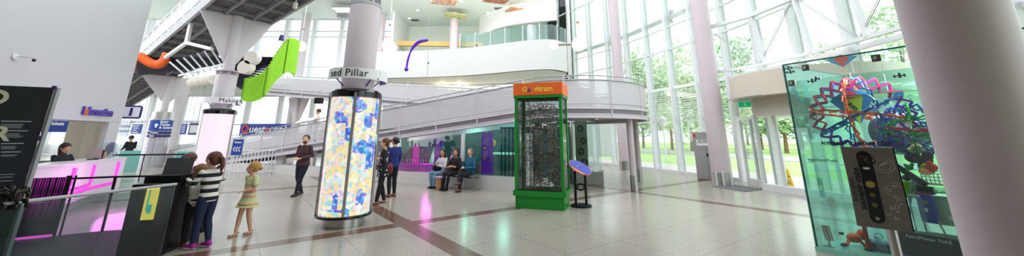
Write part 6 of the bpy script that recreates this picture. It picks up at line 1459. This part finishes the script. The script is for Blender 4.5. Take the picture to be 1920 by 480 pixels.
# striped-jumper girl
STR = axismat('jumper_stripes', 2, 0, .118, [(0, '14141c'), (.5, 'e6e2dc')], rep=1)
CON = mat('purple_canvas', 'a01c8c', .6, var=.05); HIGH.add(CON)
RUB = mat('rubber_white', 'e4e0dc', .6)
p = g(362, 470); 
person('girl', 'girl in black and white striped jumper and purple sneakers at kiosk', (p.x-.02, p.y+.12, 0), (-.97, .22), 1.45, dict(neck=(0, .02, .815), chest=(0, .01, .69), shL=(-.10, .02, .785), shR=(.10, .02, .785), elL=(-.13, .08, .65), wrL=(-.07, .24, .70), elR=(.13, .08, .655), wrR=(.06, .25, .715), ankL=(-.05, .03, .05), ankR=(.055, -.05, .05)), 'fair', top=STR, bottom=NAVYJ, shoes=(CON, RUB), hair=H_AUB, hairstyle='pony', hk=1.12, turn=.15, nod=-.15, vox=.007)
p = at(366, 320, 6.12)
person('girl', 'small girl in white top leaning on the kiosk before the striped one', (p.x+.02, p.y+.12, 0), (-.85, .5), 1.26, dict(chest=(0, .03, .68), neck=(0, .06, .795), shL=(-.10, .06, .765), shR=(.10, .06, .765), elL=(-.14, .20, .68), wrL=(-.02, .27, .74), elR=(.14, .20, .69), wrR=(.03, .29, .755), ankR=(.05, -.08, .05)), 'fair', top=cloth('white_top', 'cfc8c0'), bottom=BLKC, shoes=(mat('shoe_multi', '8c2c3a', .6, var=.6, scale=20), RUB), hair=H_LB, hairstyle='bob', hk=1.18, turn=.2, nod=-.35, vox=.007)
person('boy', 'red-haired boy bending over the kiosk between the girl and cap child', (-6.03, 7.05, 0), (-.2, -1), 1.40, dict(chest=(0, .02, .69), neck=(0, .05, .81), elL=(-.14, .10, .66), wrL=(-.05, .22, .74), elR=(.14, .10, .66), wrR=(.06, .22, .74)), 'fair', top=cloth('grey_hoodie', '5a5560'), bottom=DJEAN, shoes=(BLACK, RUB), hair=H_AUB, hairstyle='short', hk=1.12, turn=.6, nod=-.35)
p = at(350, 292, 7.45)
person('child', 'child in dark cap with white patch behind the red-haired boy', (p.x, p.y+.1, 0), (.1, -1), 1.37, dict(chest=(0, .02, .69), neck=(0, .05, .81)), 'fair', top=cloth('navy_tee', '20263c'), bottom=DJEAN, shoes=(BLACK, RUB), hair=H_BRN, hk=1.1, nod=-.35, cap=mat('cap_dark', '1c2030', .6, var=.9, scale=9))
p = at(407, 288, 7.1)
person('child', 'blond child mostly hidden behind the striped jumper girl', (p.x, p.y, 0), (-1, -.1), 1.41, dict(chest=(0, .02, .69), neck=(0, .04, .815), elL=(-.12, .08, .65), wrL=(-.05, .18, .70), elR=(.12, .08, .65), wrR=(.05, .18, .70)), 'fair', top=cloth('patterned_dark', '403c44'), bottom=BLKC, shoes=(BLACK, RUB), hair=H_BLD, hairstyle='bunlow', hk=1.1, nod=-.2)
# bearded man
PLD = mat('dark_plaid', '35242a', .85, var=0); n = PLD.node_tree; ck = n.nodes.new('ShaderNodeTexChecker'); ck.inputs['Scale'].default_value = 34; ck.inputs[1].default_value = lin('2a1a22'); ck.inputs[2].default_value = lin('54383c'); tcn = n.nodes.new('ShaderNodeTexCoord'); n.links.new(tcn.outputs['Object'], ck.inputs[0]); n.links.new(ck.outputs[0], n.nodes['Principled BSDF'].inputs[0])
p = g(560, 367)
person('man', 'bearded man in dark checked shirt and jeans walking on the floor', (p.x, p.y, 0), (-.12, -1), 1.76, dict(elL=(-.145, -.02, .64), wrL=(-.05, .11, .61), elR=(.145, -.02, .64), wrR=(.05, .11, .62), kneeL=(-.03, .05, .29), ankL=(.005, .07, .045), kneeR=(.045, .02, .285), ankR=(.03, -.09, .055)), 'fair', top=PLD, bottom=DJEAN, shoes=(mat('shoe_brown', '2c2422', .5), TEXTB), hair=H_BLK, beard=H_BRN, hk=.98, turn=.35, girth=1.12, long_top=.03, curl=.9)
# women by the pillar
DOT = mat('polka', '101018', .85, var=0); n = DOT.node_tree; vo = n.nodes.new('ShaderNodeTexVoronoi'); vo.inputs['Scale'].default_value = 11; tcn = n.nodes.new('ShaderNodeTexCoord'); n.links.new(tcn.outputs['Object'], vo.inputs['Vector']); r_ = ramp_nodes(n, [(0, 'e8e8ec'), (.24, '101018')], True); n.links.new(vo.outputs['Distance'], r_.inputs[0]); n.links.new(r_.outputs[0], n.nodes['Principled BSDF'].inputs[0])
SND = mat('sandal_brown', '4a2418', .5)
p = g(713, 382)
person('woman', 'woman in black polka dot tunic holding a cup beside the collage pillar', (p.x, p.y, 0), (-.95, -.3), 1.67, dict(elL=(-.12, .0, .64), wrL=(-.04, .14, .70), elR=(.12, .0, .64), wrR=(.05, .14, .69), kneeL=(-.05, .02, .28), ankL=(-.05, .06, .05), ankR=(.05, -.05, .05)), 'fair', top=DOT, bottom=BLKC, sleeve='mid', long_top=.12, shoes=(SND, TEXTB), sandal=True, hair=H_AUB, hairstyle='bun', hk=.98, nod=-.1)
q = at(713, 289, p.y-.02); tag(MB().lathe(q+Vector((0, 0, -.04)), [(0, 0), (.028, 0), (.036, .09), (.032, .09), (0, .02)], 16).build('paper_cup', TEXTW), 'white paper cup in the hands of the polka dot woman', 'cup')
p = g(733, 369)
person('woman', 'woman in blue jacket and black trousers behind the polka dot woman', (p.x, p.y, 0), (-.8, .6), 1.70, dict(elR=(.13, .0, .64), wrR=(.12, .05, .50)), 'fair', top=cloth('blue_jacket', '18286e'), bottom=BLKC, shoes=(mat('shoe_rust', '8a4a2c', .5), TEXTB), hair=H_BLK, hairstyle='bunlow', hk=.98, long_top=.02, turn=.3)
q = at(729, 316, p.y-.2); m = MB(); m.ball(q, (.13, .07, .17), 16); tb = thing('red_handbag', 'dark red handbag carried between the two standing women', 'bag', q); m.build('pouch', mat('bag_red', '6e1a24', .5), tb, smooth=True)
MB().tube([q+Vector((-.08, 0, .13)), q+Vector((0, 0, .42)), q+Vector((.08, 0, .13))], .01).build('strap', mat('strap_red', '5a141c', .5), tb)
# seated three
def seat(h, dx=0): z = .50/h; return z
def sitpose(h, arms_, kx=.05, ext=0, cross=False):
    z = .49/h; o = z-.52
    d = dict(pel=(0, 0, z), chest=(0, -.03, z+.18), neck=(0, -.03, z+.305), hipL=(-.05, .01, z-.01), hipR=(.05, .01, z-.01), kneeL=(-kx-.01, .25, z+.01), kneeR=(kx+.01, .25, z+.01), ankL=(-kx, .26+ext, .05), ankR=(kx, .24+ext, .05), shL=(-.10, -.03, z+.275), shR=(.10, -.03, z+.275))
    for k, v_ in arms_.items(): d[k] = (v_[0], v_[1], v_[2]+z)
    if cross: d['kneeR'] = (-.01, .26, z+.07); d['ankR'] = (-.10, .36, z-.10)
    return d
folded = dict(elL=(-.15, .03, .13), wrL=(.03, .11, .13), elR=(.15, .03, .13), wrR=(-.03, .12, .15))
def wpt(s, off): q = W(s, off); return (q.x, q.y, 0)
person('woman', 'seated woman in white jacket and blue jeans with long dark hair', wpt(-2.5, -.42), (-.55, -.83), 1.64, sitpose(1.64, dict(elL=(-.14, .05, .12), wrL=(-.02, .15, .16), elR=(.14, .05, .12), wrR=(.02, .15, .18)), ext=-.02), 'mid', top=cloth('white_jacket', 'cfc4cc'), bottom=cloth('light_jeans', '6f8ea8'), shoes=(BLACK, RUB), hair=H_BLK, hairstyle='long', hk=.98, turn=.3)
person('woman', 'seated woman in black with folded arms and bobbed dark hair', wpt(-1.95, -.42), (-.5, -.86), 1.66, sitpose(1.66, folded, ext=.04), 'mid', top=cloth('black_shirt', '17141a'), bottom=BLKC, sleeve='mid', shoes=(BLACK, TEXTB), hair=H_BLK, hairstyle='bob', hk=.98, turn=.35)
person('man', 'seated grey-haired man in teal sweater with crossed legs on bench', wpt(-1.38, -.42), (-.6, -.8), 1.76, sitpose(1.76, dict(elL=(-.15, .02, .12), wrL=(-.02, .14, .12), elR=(.15, .02, .12), wrR=(.02, .15, .13)), cross=True, ext=.03), 'fair', top=cloth('teal_sweater', '175a78'), bottom=BLKC, shoes=(mat('boot_brown', '6e3a24', .5), TEXTB), hair=H_GRY, hairstyle='short', hk=.96, girth=1.15, turn=.2)
q = Vector(wpt(-2.5, -.42))+Vector((-.12, -.18, .66)); t_ = thing('black_handbag', 'black handbag on the lap of the woman in white jacket', 'bag', q)
MB().ball(q, (.17, .09, .10), 16).build('pouch', BLACK, t_, smooth=True); MB().tube([q+Vector((-.12, 0, .06)), q+Vector((0, .02, .16)), q+Vector((.12, 0, .06))], .01).build('handle', BLACK, t_)
# boy on the ramp
q = W(-10.95, .85); zz = 2.49+.11*-10.95+.08
person('boy', 'boy in white t-shirt standing on the ramp at the exhibit table', (q.x, q.y, zz), (-.85, -.5), 1.64, dict(elL=(-.12, .06, .64), wrL=(-.09, .19, .63), elR=(.12, .02, .64), wrR=(.04, .13, .62)), 'fair', top=cloth('white_tee', 'e8dcd8'), bottom=cloth('pale_trousers', 'c8c4c8'), sleeve='short', shoes=(BLACK, RUB), hair=H_BRN, hk=1.08, nod=-.3)
# receptionist and visitor
person('woman', 'receptionist in dark headscarf sitting behind the white desk', (-11.28, 9.32, .28), (1, .0), 1.62, sitpose(1.62, dict(elL=(-.13, .05, .12), wrL=(-.08, .2, .10), elR=(.13, .05, .12), wrR=(.08, .2, .10))), 'mid', top=BLKC, bottom=BLKC, shoes=(BLACK, TEXTB), hair=mat('scarf_plum', '2a1826', .8), hairstyle='scarf', hk=.98, nod=-.45)
p = Vector((-11.28, 9.32, 0)); t_ = thing('stool_chair', 'dark swivel stool under the receptionist', 'stool', p)
MB().lathe(p, [(0, .60), (.2, .60), (.2, .68), (0, .69)], 24).build('seat', BLACK, t_); MB().tube([p, p+Vector((0, 0, .6))], .03).build('column', GREYS, t_); MB().lathe(p, [(.25, 0), (.25, .03), (0, .04)], 24).build('base', BLACK, t_)
p = g(233, 321)
person('man', 'standing person in black leaning at the teal lit counter', (p.x, p.y, 0), (-.9, .3), 1.78, dict(chest=(0, .03, .69), neck=(0, .05, .815), elL=(-.12, .04, .64), wrL=(-.08, .2, .60), elR=(.12, .04, .64), wrR=(.08, .2, .60), kneeR=(.05, .03, .285), ankR=(.05, .12, .05)), 'mid', top=BLKC, bottom=BLKC, shoes=(BLACK, TEXTB), hair=H_BLK, hk=.96, nod=-.4, turn=-.3)
